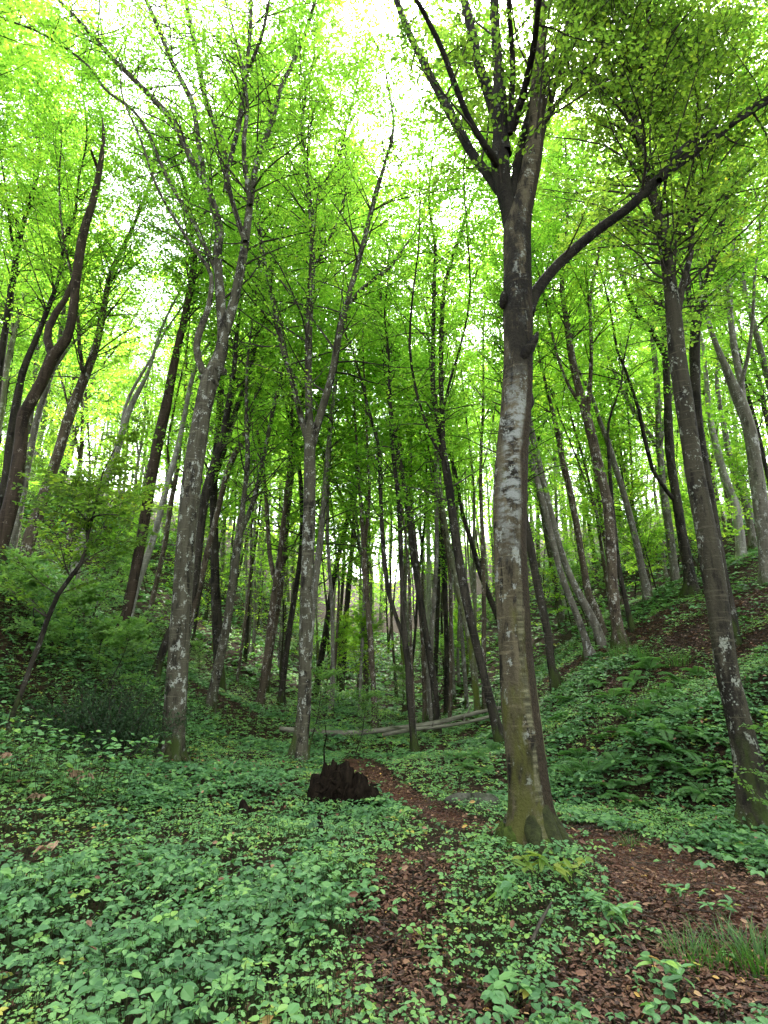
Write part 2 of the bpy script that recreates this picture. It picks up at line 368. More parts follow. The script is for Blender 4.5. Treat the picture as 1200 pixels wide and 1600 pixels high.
T('beech_tree', 'thick mottled beech beside the path, its long dark limb reaching out to the right', 'hero', 6.2,
  [(834, 1322, 68), (822, 1200, 62), (811, 1100, 58), (804, 1000, 53), (799, 900, 50), (797, 800, 49), (801, 700, 47), (806, 640, 46), (809, 570, 46),
   (809, 500, 46), (809, 420, 44), (810, 350, 42), (822, 300, 33), (832, 250, 30), (838, 200, 26), (841, 100, 22), (843, 0, 19), (845, -90, 16)],
  [[(808, 430, 22), (804, 375, 28), (797, 330, 29), (787, 290, 29), (781, 245, 30), (783, 215, 26), (779, 120, 17), (775, 60, 14), (771, -30, 12), (768, -100, 9)],
   [(796, 320, 18), (765, 277, 16), (735, 235, 14), (700, 170, 13), (665, 105, 11), (630, 30, 10), (608, -40, 8)],
   [(780, 262, 14), (768, 243, 12), (735, 190, 10), (710, 130, 9), (690, 75, 8), (660, 15, 7), (640, -30, 6)],
   [(790, 240, 20), (782, 205, 19), (765, 150, 17), (745, 90, 15), (735, 40, 15), (718, -30, 12)],
   [(797, 210, 10), (801, 100, 9), (797, 40, 8), (794, -30, 7)],
   [(805, 310, 18), (808, 265, 15), (822, 200, 13), (850, 120, 12), (885, 50, 11), (915, -20, 9)],
   [(800, 205, 12), (822, 130, 10), (836, 60, 9), (846, -20, 8)],
   [(842, 225, 10), (854, 190, 8), (875, 155, 7), (930, 90, 6), (965, 40, 6), (998, -12, 5)],
   [(846, 205, 11), (856, 180, 9), (868, 130, 8), (890, 70, 8), (920, 30, 7), (950, -20, 6)],
   [(822, 490, 26), (834, 462, 18), (870, 415, 16), (930, 362, 16), (985, 322, 16), (1040, 270, 15), (1100, 228, 13), (1150, 187, 12), (1200, 155, 11), (1270, 115, 9)],
   [(1030, 282, 10), (1060, 240, 9), (1090, 216, 8), (1150, 190, 7), (1200, 160, 6), (1235, 150, 4)]],
  crown=dict(n=105, L=1.25, z=6.8, leaf=.082, T=8, K=8), hero=1, flare=.15, dys=[.3, 1.5, -1.2, 1.2, -.9, .9, -1.4, .4, 1.8, .5, .4], top=12)
T('beech_tree', 'tall lichen-speckled beech on the left with a burl below its spreading white limbs', 'mottled', 11.0,
  [(266, 1192, 34), (272, 1130, 35), (277, 1050, 33), (283, 950, 31), (290, 850, 31), (300, 750, 29), (309, 690, 27), (317, 640, 26), (326, 600, 27), (337, 572, 24),
   (348, 535, 17), (345, 470, 15), (340, 400, 14), (343, 360, 13), (333, 320, 12), (320, 285, 11), (300, 250, 10), (270, 190, 9), (225, 140, 8), (175, 90, 7), (130, 40, 6), (88, -5, 5)],
  [[(330, 592, 14), (316, 578, 12), (307, 545, 11), (314, 512, 11), (326, 480, 9), (330, 430, 7), (312, 400, 6), (292, 372, 5)],
   [(345, 540, 16), (360, 492, 15), (372, 440, 15), (383, 380, 14), (392, 310, 11), (400, 260, 9), (410, 230, 9), (425, 190, 8), (440, 135, 7), (466, 80, 6), (490, 10, 5)],
   [(383, 378, 9), (369, 335, 8), (356, 285, 8), (350, 230, 8), (338, 200, 8), (320, 150, 8), (306, 75, 8), (294, 20, 7), (286, -40, 6)],
   [(352, 300, 8), (360, 250, 8), (374, 190, 8), (384, 110, 7), (391, 50, 6), (393, -20, 5)],
   [(384, 118, 6), (400, 80, 5), (412, 45, 5), (424, -10, 4)],
   [(320, 285, 8), (309, 215, 8), (300, 160, 8), (270, 100, 8), (250, 50, 7), (226, -5, 6)],
   [(392, 320, 8), (384, 270, 8), (381, 222, 7), (386, 170, 6), (380, 110, 4)],
   [(340, 425, 8), (300, 345, 6), (260, 275, 6), (230, 205, 5), (205, 170, 5), (165, 140, 4), (135, 100, 4), (70, 55, 3), (0, 28, 3)]],
  crown=dict(n=225, L=2.0, z=9, leaf=.09, T=9, K=8), hero=1, flare=.25, top=23)
T('beech_tree', 'beech with scarred bark behind the black stump, forking high into three stems', 'mottled', 12.6,
  [(463, 1197, 29), (468, 1160, 24), (475, 1100, 21), (477, 1000, 20), (480, 900, 19), (483, 800, 20), (484, 700, 18), (483, 640, 12), (482, 580, 11), (483, 500, 11),
   (488, 420, 10), (487, 350, 9), (482, 300, 8), (477, 250, 6), (472, 200, 5), (480, 130, 4)],
  [[(482, 690, 11), (470, 650, 10), (458, 600, 10), (450, 570, 10), (438, 530, 9), (429, 480, 8), (415, 420, 7), (405, 360, 6), (402, 300, 5)],
   [(487, 700, 12), (493, 675, 12), (506, 630, 12), (520, 580, 12), (530, 520, 11), (546, 460, 10), (565, 390, 8), (580, 330, 7), (600, 260, 5), (615, 200, 4)],
   [(543, 478, 7), (562, 455, 6), (582, 438, 5), (612, 415, 4)],
   [(487, 350, 5), (497, 310, 5), (510, 280, 4), (530, 250, 4)],
   [(488, 420, 5), (512, 380, 4), (540, 300, 4), (538, 215, 3)]],
  crown=dict(n=250, L=2.1, z=7.5, leaf=.09), hero=1, flare=.25, top=23)
T('beech_tree', 'lichen-spotted beech at the right edge, leaning in from the foot of the bank', 'shade', 7.0,
  [(1185, 1302, 46), (1170, 1200, 44), (1148, 1100, 36), (1136, 1050, 33), (1122, 950, 31), (1107, 850, 30), (1088, 750, 27), (1072, 650, 26), (1057, 550, 25),
   (1053, 500, 23), (1041, 400, 19), (1030, 340, 17), (1016, 290, 15), (1004, 245, 14), (992, 200, 13), (976, 150, 12), (946, 95, 9), (930, 40, 7)],
  [[(1058, 500, 12), (1064, 455, 11), (1076, 410, 9), (1081, 370, 9), (1074, 310, 7), (1085, 240, 6), (1090, 160, 5)],
   [(992, 200, 10), (1000, 130, 9), (1010, 60, 8), (1012, -30, 6)]],
  crown=dict(n=230, L=1.5, z=6.2, leaf=.085), hero=1, flare=.2, top=13)
T('beech_tree', 'dark upright beech close behind the leaning lichen-spotted trunk', 'dark', 12.5,
  [(1148, 1024, 20), (1140, 960, 19), (1128, 900, 18), (1112, 800, 16), (1098, 720, 15), (1089, 640, 15), (1086, 550, 16), (1090, 490, 13), (1109, 425, 12), (1125, 365, 9), (1137, 300, 8), (1150, 220, 6)],
  [[(1087, 510, 11), (1076, 465, 9), (1075, 400, 8), (1082, 330, 7), (1070, 260, 5)]], crown=dict(n=150, L=1.8, z=6, leaf=.1), top=17)
T('snag_tree', 'reddish twisted trunk on the left slope ending in a torn tip', 'red', 13.5,
  [(-5, 860, 24), (15, 795, 22), (25, 750, 20), (33, 690, 19), (36, 650, 19), (48, 628, 18), (66, 595, 17), (80, 560, 17), (104, 530, 14), (115, 480, 13), (120, 430, 13), (130, 365, 13),
   (146, 312, 11), (155, 270, 9), (160, 235, 7), (162, 205, 5), (160, 184, 2)],
  [[(82, 560, 12), (74, 530, 12), (76, 512, 11), (88, 488, 10), (102, 468, 9), (112, 445, 8), (119, 425, 7)], [(134, 225, 3), (142, 235, 4), (152, 262, 5)]],
  crown=None, torn=1, top=0, bare=1)
T('beech_tree', 'rough ivy-flecked trunk leaning right on the left slope beside the reddish snag', 'brown', 16.,
  [(28, 912, 20), (50, 830, 18), (65, 785, 17), (90, 710, 16), (110, 645, 15), (132, 590, 14), (150, 540, 11), (163, 480, 9), (172, 430, 8), (190, 390, 6)],
  [[(132, 592, 7), (124, 540, 6), (120, 470, 5), (105, 400, 4)]], crown=dict(n=150, L=2.2, z=6.5, leaf=.1), top=17)
T('beech_tree', 'slender dark brown trunk curving right between the left slope and the burled beech', 'red', 17.,
  [(183, 1007, 19), (194, 970, 17), (205, 925, 17), (220, 850, 16), (232, 775, 16), (245, 700, 15), (260, 635, 15), (268, 590, 14), (276, 550, 12), (285, 510, 11), (300, 440, 11), (303, 400, 9), (298, 360, 6), (292, 310, 5)],
  [], crown=dict(n=90, L=2., z=10, leaf=.1), top=19)
T('beech_tree', 'pale ash-grey trunk standing right behind the foot of the dark brown curved trunk', 'white', 18.,
  [(192, 1002, 13), (202, 965, 12), (214, 915, 12), (240, 840, 10), (258, 770, 9), (280, 690, 8), (298, 600, 7)], [], crown=dict(n=80, L=2., z=8, leaf=.11), top=19)
T('beech_tree', 'whitish leaning stem above the sapling thicket on the left slope', 'white', 18.5,
  [(112, 930, 14), (122, 870, 14), (135, 830, 14), (150, 785, 13), (175, 725, 12), (188, 685, 11), (200, 645, 10), (216, 612, 7), (232, 580, 5), (250, 520, 4)],
  [[(190, 680, 6), (194, 640, 5), (212, 600, 5), (236, 560, 4)], [(148, 790, 3), (175, 770, 3), (200, 768, 2)], [(140, 815, 4), (128, 790, 3), (118, 770, 2)]],
  crown=dict(n=90, L=2., z=9.5, leaf=.11), top=18)
T('beech_tree', 'black-barked tree hidden in part behind the burled beech, forking to the right', 'dark', 16.5,
  [(238, 1072, 15), (250, 1030, 14), (275, 970, 14), (300, 930, 13), (308, 880, 13), (318, 790, 13), (332, 735, 13), (346, 690, 12), (356, 640, 10), (366, 575, 8), (370, 520, 6)],
  [[(346, 692, 9), (365, 650, 8), (384, 600, 7), (398, 550, 5), (405, 500, 4)]], crown=dict(n=130, L=2.2, z=6.5, leaf=.1), top=18)
T('beech_tree', 'grey leaning stem just right of the burled beech, behind its trunk', 'brown', 19.,
  [(282, 1045, 10), (300, 960, 10), (320, 880, 10), (335, 820, 9), (358, 730, 9), (385, 675, 8), (400, 620, 6), (410, 560, 4)], [], crown=dict(n=90, L=2., z=7, leaf=.11), top=19)
T('beech_tree', 'dark forked beech on the left bank between the burled and the scarred beeches', 'mottled', 17.,
  [(328, 1107, 18), (335, 1070, 15), (345, 1025, 14), (355, 975, 13), (365, 900, 12), (371, 850, 12), (376, 825, 11), (380, 785, 8), (387, 725, 8), (386, 665, 7), (385, 610, 5), (388, 550, 4)],
  [[(375, 835, 9), (388, 805, 8), (401, 765, 8), (415, 700, 7), (430, 625, 6), (445, 560, 4)]], crown=dict(n=180, L=2., z=6, leaf=.1), top=25)
T('beech_tree', 'brown beech with a narrow fork left of the scarred three-stemmed beech', 'brown', 22.,
  [(405, 1122, 12), (409, 1085, 11), (416, 1035, 11), (425, 960, 11), (431, 910, 10), (436, 875, 8), (442, 825, 8), (450, 750, 7), (455, 690, 6), (457, 620, 4)],
  [[(431, 912, 7), (422, 870, 7), (417, 800, 6), (412, 735, 5), (400, 660, 4)]], crown=dict(n=110, L=2., z=5.5, leaf=.11), top=20)
T('beech_tree', 'grey stem close behind the right side of the scarred three-stemmed beech', 'grey', 20.,
  [(478, 1090, 10), (488, 960, 10), (494, 900, 10), (502, 830, 9), (510, 735, 8), (517, 660, 7), (525, 590, 5)], [], crown=dict(n=90, L=2., z=6, leaf=.11), top=20)
T('beech_tree', 'dark stem close behind the left side of the scarred three-stemmed beech', 'dark', 23.,
  [(440, 1085, 10), (450, 1000, 9), (458, 945, 9), (472, 845, 8), (470, 760, 7), (462, 690, 5)], [], crown=dict(n=90, L=2., z=6, leaf=.11), top=20)
T('beech_tree', 'thin dark trunk leaning right, first past the scarred three-stemmed beech', 'dark', 28.,
  [(495, 1072, 10), (509, 985, 9), (520, 910, 8), (534, 850, 7), (546, 800, 6), (556, 740, 4)], [], crown=dict(n=100, L=2.4, z=5, leaf=.13), top=20)
T('beech_tree', 'straight black trunk beyond the left half of the fallen log', 'dark', 30.,
  [(534, 1080, 9), (539, 985, 9), (548, 880, 8), (554, 800, 6), (557, 740, 5)], [], crown=dict(n=100, L=2.4, z=5, leaf=.13), top=21)
T('beech_tree', 'very thin dark trunk touching the straight black trunk on its left', 'dark', 33.,
  [(528, 1076, 5), (531, 985, 5), (536, 900, 5), (540, 820, 4)], [], crown=dict(n=70, L=2.2, z=6, leaf=.13), top=19)
T('beech_tree', 'slim tan trunk rising just behind the fallen log and splitting into two', 'brown', 20.,
  [(584, 1170, 11), (585, 1120, 9), (579, 1000, 9), (571, 910, 8), (568, 850, 8), (564, 795, 5), (560, 740, 5), (557, 690, 4), (553, 600, 3)],
  [[(569, 855, 6), (575, 805, 5), (577, 760, 5), (574, 690, 4), (570, 600, 3)]], crown=dict(n=90, L=1.9, z=6.5, leaf=.11), top=18)
T('beech_tree', 'spindly pale stem left of the slim tan trunk', 'grey', 24.,
  [(562, 1108, 6), (564, 1050, 5), (567, 980, 5), (569, 910, 5), (563, 860, 4), (556, 800, 3)], [], crown=dict(n=60, L=1.8, z=5, leaf=.11), top=15)
T('beech_tree', 'slender dark tree in front of the fallen log, parted into two stems', 'dark', 15.2,
  [(651, 1197, 13), (646, 1150, 11), (640, 1090, 10), (638, 1040, 10), (632, 997, 9), (629, 950, 7), (627, 875, 7), (623, 787, 7), (613, 700, 6), (609, 620, 5), (607, 550, 4)],
  [[(634, 1005, 8), (621, 970, 7), (607, 927, 7), (599, 857, 7), (595, 787, 6), (592, 700, 6), (580, 655, 5), (566, 600, 4)]],
  crown=dict(n=170, L=1.8, z=5.5, leaf=.1), top=22)
T('beech_tree', 'thin tan trunk right of the slender dark two-stemmed tree', 'brown', 23.,
  [(664, 1135, 8), (663, 1080, 7), (660, 980, 7), (653, 892, 7), (646, 822, 6), (635, 752, 5), (625, 690, 4)], [], crown=dict(n=90, L=2., z=5.5, leaf=.12), top=17)
T('beech_tree', 'light grey trunk far back in the middle of the valley', 'white', 34.,
  [(672, 1090, 10), (669, 1000, 9), (670, 900, 8), (668, 800, 7), (665, 720, 5)], [], crown=dict(n=100, L=2.4, z=6, leaf=.14), top=22)
T('beech_tree', 'black trunk with a swollen foot in the middle of the valley', 'dark', 30.,
  [(679, 1101, 11), (680, 1075, 7), (683, 980, 7), (686, 868, 6), (688, 790, 5)], [], crown=dict(n=80, L=2.2, z=6, leaf=.13), top=19)
T('beech_tree', 'dark trunk rising straight behind the lifted end of the fallen log', 'dark', 25.,
  [(698, 1124, 9), (698, 1060, 8), (697, 980, 8), (693, 850, 7), (688, 760, 5), (684, 690, 4)], [], crown=dict(n=90, L=2., z=6, leaf=.12), top=18)
T('beech_tree', 'thin pale trunk just left of the moss-green trunk', 'grey', 25.,
  [(731, 1122, 7), (721, 985, 6), (712, 896, 6), (695, 833, 5), (680, 770, 4)], [], crown=dict(n=70, L=2., z=6, leaf=.12), top=17)
T('beech_tree', 'moss-green trunk beside the dark leaning tree at the log end', 'mossy', 22.,
  [(748, 1120, 10), (733, 1000, 9), (716, 927, 9), (702, 857, 8), (690, 780, 6), (680, 700, 5)], [], crown=dict(n=90, L=2., z=6, leaf=.12), top=17)
T('beech_tree', 'dark tree leaning left out of the gully, at the raised end of the fallen log', 'dark', 14.2,
  [(782, 1158, 17), (766, 1095, 15), (746, 1015, 14), (729, 940, 14), (715, 860, 14), (702, 763, 13), (690, 690, 11), (677, 610, 8), (677, 540, 7), (678, 450, 6), (680, 380, 5)],
  [[(692, 690, 8), (689, 575, 8), (692, 465, 7), (702, 420, 6), (715, 380, 6), (731, 330, 5), (750, 290, 4)],
   [(696, 725, 5), (672, 680, 5), (650, 610, 4), (640, 540, 4), (645, 460, 3)], [(688, 660, 4), (702, 600, 4), (725, 520, 3), (735, 450, 3)]],
  crown=dict(n=190, L=1.8, z=5.5, leaf=.1), top=22)
T('beech_tree', 'dark slanting stem seen just left of the thick beech beside the path', 'dark', 22.,
  [(800, 1060, 10), (784, 985, 9), (768, 940, 9), (752, 900, 8), (736, 845, 8), (722, 800, 6), (712, 740, 5)], [], crown=dict(n=90, L=2., z=6, leaf=.12), top=17)
T('beech_tree', 'dark crooked trunk with an elbow foot right behind the thick beech', 'dark', 15.5,
  [(873, 1080, 16), (862, 1042, 14), (856, 990, 13), (841, 920, 13), (828, 850, 12), (815, 780, 10), (800, 700, 8), (790, 600, 6)], [], crown=dict(n=110, L=1.8, z=5, leaf=.1), top=16)
T('beech_tree', 'upper of two pale smooth trunks leaning left together on the bank', 'grey', 17.5,
  [(940, 1003, 14), (925, 965, 12), (900, 920, 11), (880, 872, 11), (860, 800, 11), (840, 715, 10), (828, 660, 8), (818, 590, 6)], [], crown=dict(n=100, L=2., z=8, leaf=.1), top=18)
T('beech_tree', 'lower of two pale smooth trunks leaning left together on the bank', 'grey', 17.,
  [(922, 1028, 14), (912, 990, 11), (895, 945, 11), (875, 890, 10), (850, 790, 10), (835, 735, 9), (822, 680, 7), (808, 600, 5)], [], crown=dict(n=100, L=2., z=8, leaf=.1), top=17)
T('beech_tree', 'dark curving trunk on the bank edge beside the two pale leaning trunks', 'brown', 19.,
  [(942, 985, 12), (930, 950, 11), (920, 930, 11), (910, 875, 10), (900, 815, 10), (888, 755, 10), (880, 725, 9), (872, 680, 8), (860, 630, 6), (848, 580, 5)], [], crown=dict(n=100, L=2., z=8, leaf=.11), top=19)
T('beech_tree', 'tall split-footed trunk on the crest of the right bank, grey below and dark above', 'brown', 15.5,
  [(970, 1008, 22), (962, 960, 18), (957, 900, 16), (954, 840, 16), (948, 780, 16), (938, 740, 15), (927, 690, 14), (915, 645, 14), (902, 600, 12), (892, 550, 11), (885, 500, 9), (878, 440, 7), (885, 360, 5)],
  [[(917, 650, 9), (922, 600, 7), (924, 540, 6), (922, 460, 5), (935, 400, 4)], [(912, 640, 6), (890, 605, 5), (872, 560, 5), (858, 500, 4)]],
  crown=dict(n=150, L=1.9, z=8, leaf=.1), top=17)
T('beech_tree', 'short dark stem hugging the split-footed trunk on the bank crest', 'dark', 17.,
  [(990, 995, 9), (980, 950, 8), (972, 915, 8), (965, 870, 7), (958, 800, 6), (952, 720, 5)], [], crown=dict(n=70, L=1.8, z=7, leaf=.11), top=15)
T('beech_tree', 'pale trunk with a long left lean at the top of the leafy bank', 'grey', 21.,
  [(1012, 932, 15), (1003, 890, 11), (995, 850, 10), (980, 790, 10), (968, 750, 9), (960, 725, 9), (950, 690, 8), (938, 660, 7), (925, 620, 5)], [], crown=dict(n=100, L=2., z=10, leaf=.11), top=20)
T('beech_tree', 'dark trunk with spread root toes on the bank crest, a thin limb bending off left', 'dark', 18.5,
  [(1082, 932, 22), (1075, 885, 17), (1065, 830, 15), (1057, 775, 14), (1048, 720, 13), (1045, 680, 13), (1042, 600, 11), (1038, 520, 9), (1030, 440, 7)],
  [[(1052, 780, 7), (1040, 765, 6), (1020, 735, 6), (1012, 705, 6), (1005, 675, 6), (998, 640, 5), (990, 615, 5), (978, 580, 4), (965, 550, 4), (952, 475, 3)],
   [(1041, 560, 8), (1020, 520, 7), (992, 485, 7), (972, 430, 6), (950, 360, 4)], [(1036, 500, 6), (1005, 430, 6), (985, 385, 5), (970, 330, 4)]],
  crown=dict(n=150, L=2., z=9, leaf=.1), top=20)
T('beech_tree', 'stout fissured grey-brown beech at the right edge on top of the bank', 'grey', 16.,
  [(1203, 928, 26), (1197, 860, 22), (1190, 800, 21), (1182, 740, 20), (1172, 675, 19), (1155, 625, 18), (1142, 595, 14), (1128, 560, 10), (1112, 520, 8), (1100, 470, 6), (1090, 400, 5)],
  [[(1160, 640, 13), (1158, 600, 11), (1150, 560, 10), (1142, 500, 9), (1140, 440, 8), (1146, 380, 6)], [(1158, 600, 7), (1168, 560, 6), (1176, 500, 5), (1180, 420, 4)]],
  crown=dict(n=160, L=2., z=10, leaf=.1), top=20)
T('beech_tree', 'white-patched trunk on the hilltop, left of two behind the stout right-edge beech', 'white', 24.,
  [(1159, 872, 14), (1154, 820, 13), (1148, 787, 13), (1130, 740, 12), (1120, 700, 11), (1111, 665, 10), (1105, 610, 7), (1098, 540, 5)], [], crown=dict(n=100, L=2.2, z=12, leaf=.12), top=23)
T('beech_tree', 'grey trunk on the hilltop, right of two behind the stout right-edge beech', 'grey', 25.,
  [(1180, 870, 12), (1172, 820, 11), (1163, 780, 11), (1143, 723, 10), (1130, 660, 8), (1120, 600, 6)], [], crown=dict(n=100, L=2.2, z=12, leaf=.12), top=23)
T('beech_tree', 'thin pale pole of a tree standing alone on the bright crest of the bank', 'grey', 29.,
  [(1041, 902, 6), (1036, 865, 5), (1030, 820, 5), (1022, 760, 4)], [], crown=dict(n=70, L=2., z=10, leaf=.13), top=17)
T('beech_tree', 'thin trunk leaning right at the left edge, beyond the reddish snag', 'dark', 17.,
  [(-12, 660, 12), (2, 560, 11), (12, 490, 10), (22, 425, 9), (35, 355, 7), (50, 310, 6), (62, 250, 4)], [[(25, 410, 5), (15, 350, 4), (10, 300, 3)]], crown=dict(n=150, L=2., z=7, leaf=.1), top=17, hidden=1)
T('beech_tree', 'dark trunk at the left edge between the reddish snag and the frame', 'dark', 15.5,
  [(-30, 850, 15), (5, 770, 14), (14, 700, 13), (24, 640, 12), (36, 580, 10), (60, 520, 8), (90, 440, 6), (100, 380, 5)], [], crown=dict(n=150, L=2., z=7, leaf=.1), top=17, hidden=1)
T('beech_tree', 'grey bent stem behind the reddish snag and nearly touching it', 'grey', 17.,
  [(10, 900, 12), (38, 760, 11), (50, 690, 11), (62, 640, 10), (78, 590, 9), (92, 540, 8), (100, 470, 6), (98, 400, 5)], [[(80, 585, 5), (110, 540, 4), (140, 510, 3)]], crown=dict(n=130, L=2., z=8, leaf=.1), top=17, hidden=1)
T('beech_tree', 'straight slim trunk between the dark brown curved trunk and the burled beech', 'brown', 22.,
  [(228, 1000, 9), (240, 930, 8), (257, 853, 8), (267, 787, 8), (277, 733, 7), (284, 660, 5), (290, 600, 4)], [[(270, 770, 4), (262, 700, 4), (272, 640, 3)]], crown=dict(n=90, L=2., z=7, leaf=.11), top=19)
T('beech_sapling', 'crooked dark young tree leaning over the evergreen shrub at the far left', 'dark', 9.2,
  [(11, 1150, 9), (22, 1110, 8), (36, 1075, 8), (48, 1040, 7), (60, 1010, 8), (75, 965, 8), (90, 930, 7), (110, 902, 7), (127, 880, 6), (137, 845, 5), (137, 815, 4), (120, 795, 3), (112, 780, 2)],
  [[(136, 815, 4), (150, 806, 3), (170, 803, 2), (185, 805, 1.5)], [(138, 835, 4), (150, 790, 3), (160, 740, 2), (180, 700, 1.5)]],
  crown=dict(n=45, L=1.0, z=1.6, leaf=.085), top=0, flare=.05, bare=1)

# ------------------------------------------------------------------ terrain: valley floor, gentle left slope, steep right bank
def smooth_toe(s, k): return np.where(s > 0, np.sqrt(np.maximum(s, 0) ** 2 + k * k) - k, 0)
FY = np.array([-30, 0, 5, 8, 12, 16, 20, 26, 32, 45, 60, 90, 140, 260.]); FZ = np.array([0, 0, 0, -.1, -.35, -.6, -.55, .0, .8, 2.6, 5.5, 12, 24, 30.])
def analytic(x, y):
    x = np.asarray(x, float); y = np.asarray(y, float)
    z = np.interp(y, FY, FZ)
    s = np.maximum(0, -x - 2.5); l = np.where(s < 4.5, .078 * s * s, .078 * 4.5 ** 2 + .70 * (s - 4.5))
    l = np.where(l > 10, 10 + (l - 10) * .4, l)
    x0 = 2.1 + np.maximum(0, 9.3 - y) * 1.15
    r = .56 * smooth_toe(x - x0, .5); r = np.where(r > 9, 9 + (r - 9) * .3, r)
    return z + np.maximum(l, 0) + r
def lumps(x, y):
    a = .06 * np.sin(1.3 * x + .7 * y + 1) * np.sin(.9 * y - .5 * x) + .03 * np.sin(3.1 * x + 1.2) * np.sin(2.7 * y + .4)
    return a + .18 * np.sin(.37 * x + 2) * np.sin(.31 * y + 1) * np.clip((y - 8) / 10, 0, 1)
CTRL = []
for k, lab, bk, Y, tr, li, op in TREES:
    if op.get('hidden'): continue
    p = at(tr[0][0], tr[0][1], Y); CTRL.append(p)
for q in [(437, 1150, 17.6), (500, 1158, 17.8), (560, 1160, 17.8), (620, 1160, 17.9), (680, 1150, 18), (740, 1138, 18.2), (450, 1180, 15), (520, 1172, 15.5), (590, 1175, 16), (700, 1165, 16), (395, 1165, 14.5)]: CTRL.append(at(*q))
CTRL = np.array(CTRL)
RES = CTRL[:, 2] - analytic(CTRL[:, 0], CTRL[:, 1]) - lumps(CTRL[:, 0], CTRL[:, 1])
print('residuals', [(i, round(float(r), 2)) for i, r in enumerate(RES)])
SIG = .35 + .075 * CTRL[:, 1]
def H(x, y):
    x = np.asarray(x, float); y = np.asarray(y, float); sh = np.broadcast(x, y).shape
    X = np.broadcast_to(x, sh).ravel(); Yv = np.broadcast_to(y, sh).ravel()
    z = analytic(X, Yv) + lumps(X, Yv)
    for a in range(0, len(X), 200000):
        b = slice(a, a + 200000)
        d2 = (X[b, None] - CTRL[None, :, 0]) ** 2 + (Yv[b, None] - CTRL[None, :, 1]) ** 2
        wt = np.exp(-d2 / (2 * SIG[None] ** 2))
        z[b] += (wt * RES[None]).sum(1) / (wt.sum(1) + .12)
    return z.reshape(sh)
def Hs(x, y): return float(H(np.array([x]), np.array([y]))[0])
def hit(px, py):                                   # where the ray of a photo pixel meets the ground
    d = ray(px, py); t = np.linspace(1, 70, 3000)
    P = CAM[None] + d[None] * t[:, None]
    below = np.nonzero(P[:, 2] < H(P[:, 0], P[:, 1]))[0]
    i = below[0] if len(below) else len(t) - 1
    return P[i]
def axis(a, b, lo, hi, step):
    v = list(np.arange(a, b, step)); s = step
    while v[-1] < hi: s *= 1.12; v.append(v[-1] + s)
    s = step
    while v[0] > lo: s *= 1.12; v.insert(0, v[0] - s)
    return np.array(v)
XS = axis(-9, 10, -130, 130, .14); YS = axis(-2, 20, -30, 240, .14)
gx, gy = np.meshgrid(XS, YS); gz = H(gx, gy)
mb = MB(); ny, nx = gx.shape
i = np.arange(ny - 1)[:, None] * nx + np.arange(nx - 1)[None]
mb.add(np.stack([gx, gy, gz], -1).reshape(-1, 3), np.stack([i, i + 1, i + nx + 1, i + nx], -1).reshape(-1, 4), 0, .5, True)
kind(mb.build('ground', [M_GROUND]), 'structure')

# the trodden path, a thin sheet over the ground
PATH_PX = [(1330, 1500), (1200, 1425), (1100, 1385), (1010, 1345), (930, 1312), (850, 1303), (770, 1298), (710, 1287), (660, 1262), (610, 1233), (575, 1208), (552, 1188)]
PATH_W = [1.5, 1.45, 1.25, .95, .62, .5, .46, .5, .5, .55, .6, .6]
PP = np.array([hit(*p) for p in PATH_PX]); PP[:, 2] = 0
PP, PW = crom(PP, PATH_W, .15)
PATH = PP[:, :2]
Tn = nrm(np.gradient(PATH, axis=0)); Sd = np.stack([-Tn[:, 1], Tn[:, 0]], 1)
rng = np.random.default_rng(3)
na = 9; a = np.linspace(-1, 1, na)
edge = 1 + .16 * np.sin(np.arange(len(PATH)) * .9) + .14 * np.sin(np.arange(len(PATH)) * 2.3 + 1)
gp = PATH[:, None] + Sd[:, None] * (a[None, :, None] * (PW * .5 * edge)[:, None, None])
pz = H(gp[..., 0], gp[..., 1]) + .022 * (1 - np.abs(a)[None] ** 4) - .012 * (np.abs(a)[None] ** 8)
mb = MB(); i = np.arange(len(PATH) - 1)[:, None] * na + np.arange(na - 1)[None]
mb.add(np.concatenate([gp, pz[..., None]], -1).reshape(-1, 3), np.stack([i, i + 1, i + na + 1, i + na], -1).reshape(-1, 4), 0, .5, True)
kind(mb.build('path', [M_PATH]), 'structure')
def path_d(x, y):
    P = np.stack([x, y], -1); d = np.full(len(P), 9.); wv = np.full(len(P), 1.)
    for k in range(0, len(PATH), 2):
        e = np.hypot(P[:, 0] - PATH[k, 0], P[:, 1] - PATH[k, 1]) / (PW[k] * .5)
        d = np.minimum(d, e)
    return d

# bare patches where the leaf litter shows: (px, py, radius m)
BARE = [(h_, r_) for h_, r_ in [(hit(690, 1312), .38), (hit(672, 1332), .36), (hit(703, 1296), .36), (hit(655, 1350), .34), (hit(640, 1385), .32), (hit(628, 1425), .34), (hit(615, 1470), .32), (hit(610, 1520), .32), (hit(620, 1580), .32), (hit(740, 1590), .28),
        (hit(960, 1570), .4), (hit(1100, 1590), .4), (hit(1030, 1500), .33), (hit(1150, 1560), .35), (hit(1000, 1400), .35), (hit(1060, 1440), .5),
        (hit(1170, 1465), .5), (hit(610, 1190), .5), (hit(680, 1172), .7), (hit(735, 1150), .7), (hit(590, 1130), .8), (hit(345, 1095), 1.1), (hit(300, 1075), .8)]]
BANKBARE = [(at(1030, 950, 16.), 1.3), (at(1090, 985, 13.5), .9), (at(1180, 950, 14.5), 1.5), (at(900, 1000, 17.), .8), (at(1000, 985, 15), .8), (at(960, 1035, 12.8), .7), (at(1170, 1000, 12), .8), (at(1050, 1010, 12.6), .5)]
def bare(x, y):
    m = np.zeros(len(x))
    for p, r_ in BARE + BANKBARE:
        m = np.maximum(m, np.exp(-((x - p[0]) ** 2 + (y - p[1]) ** 2) / (r_ * r_)))
    return m
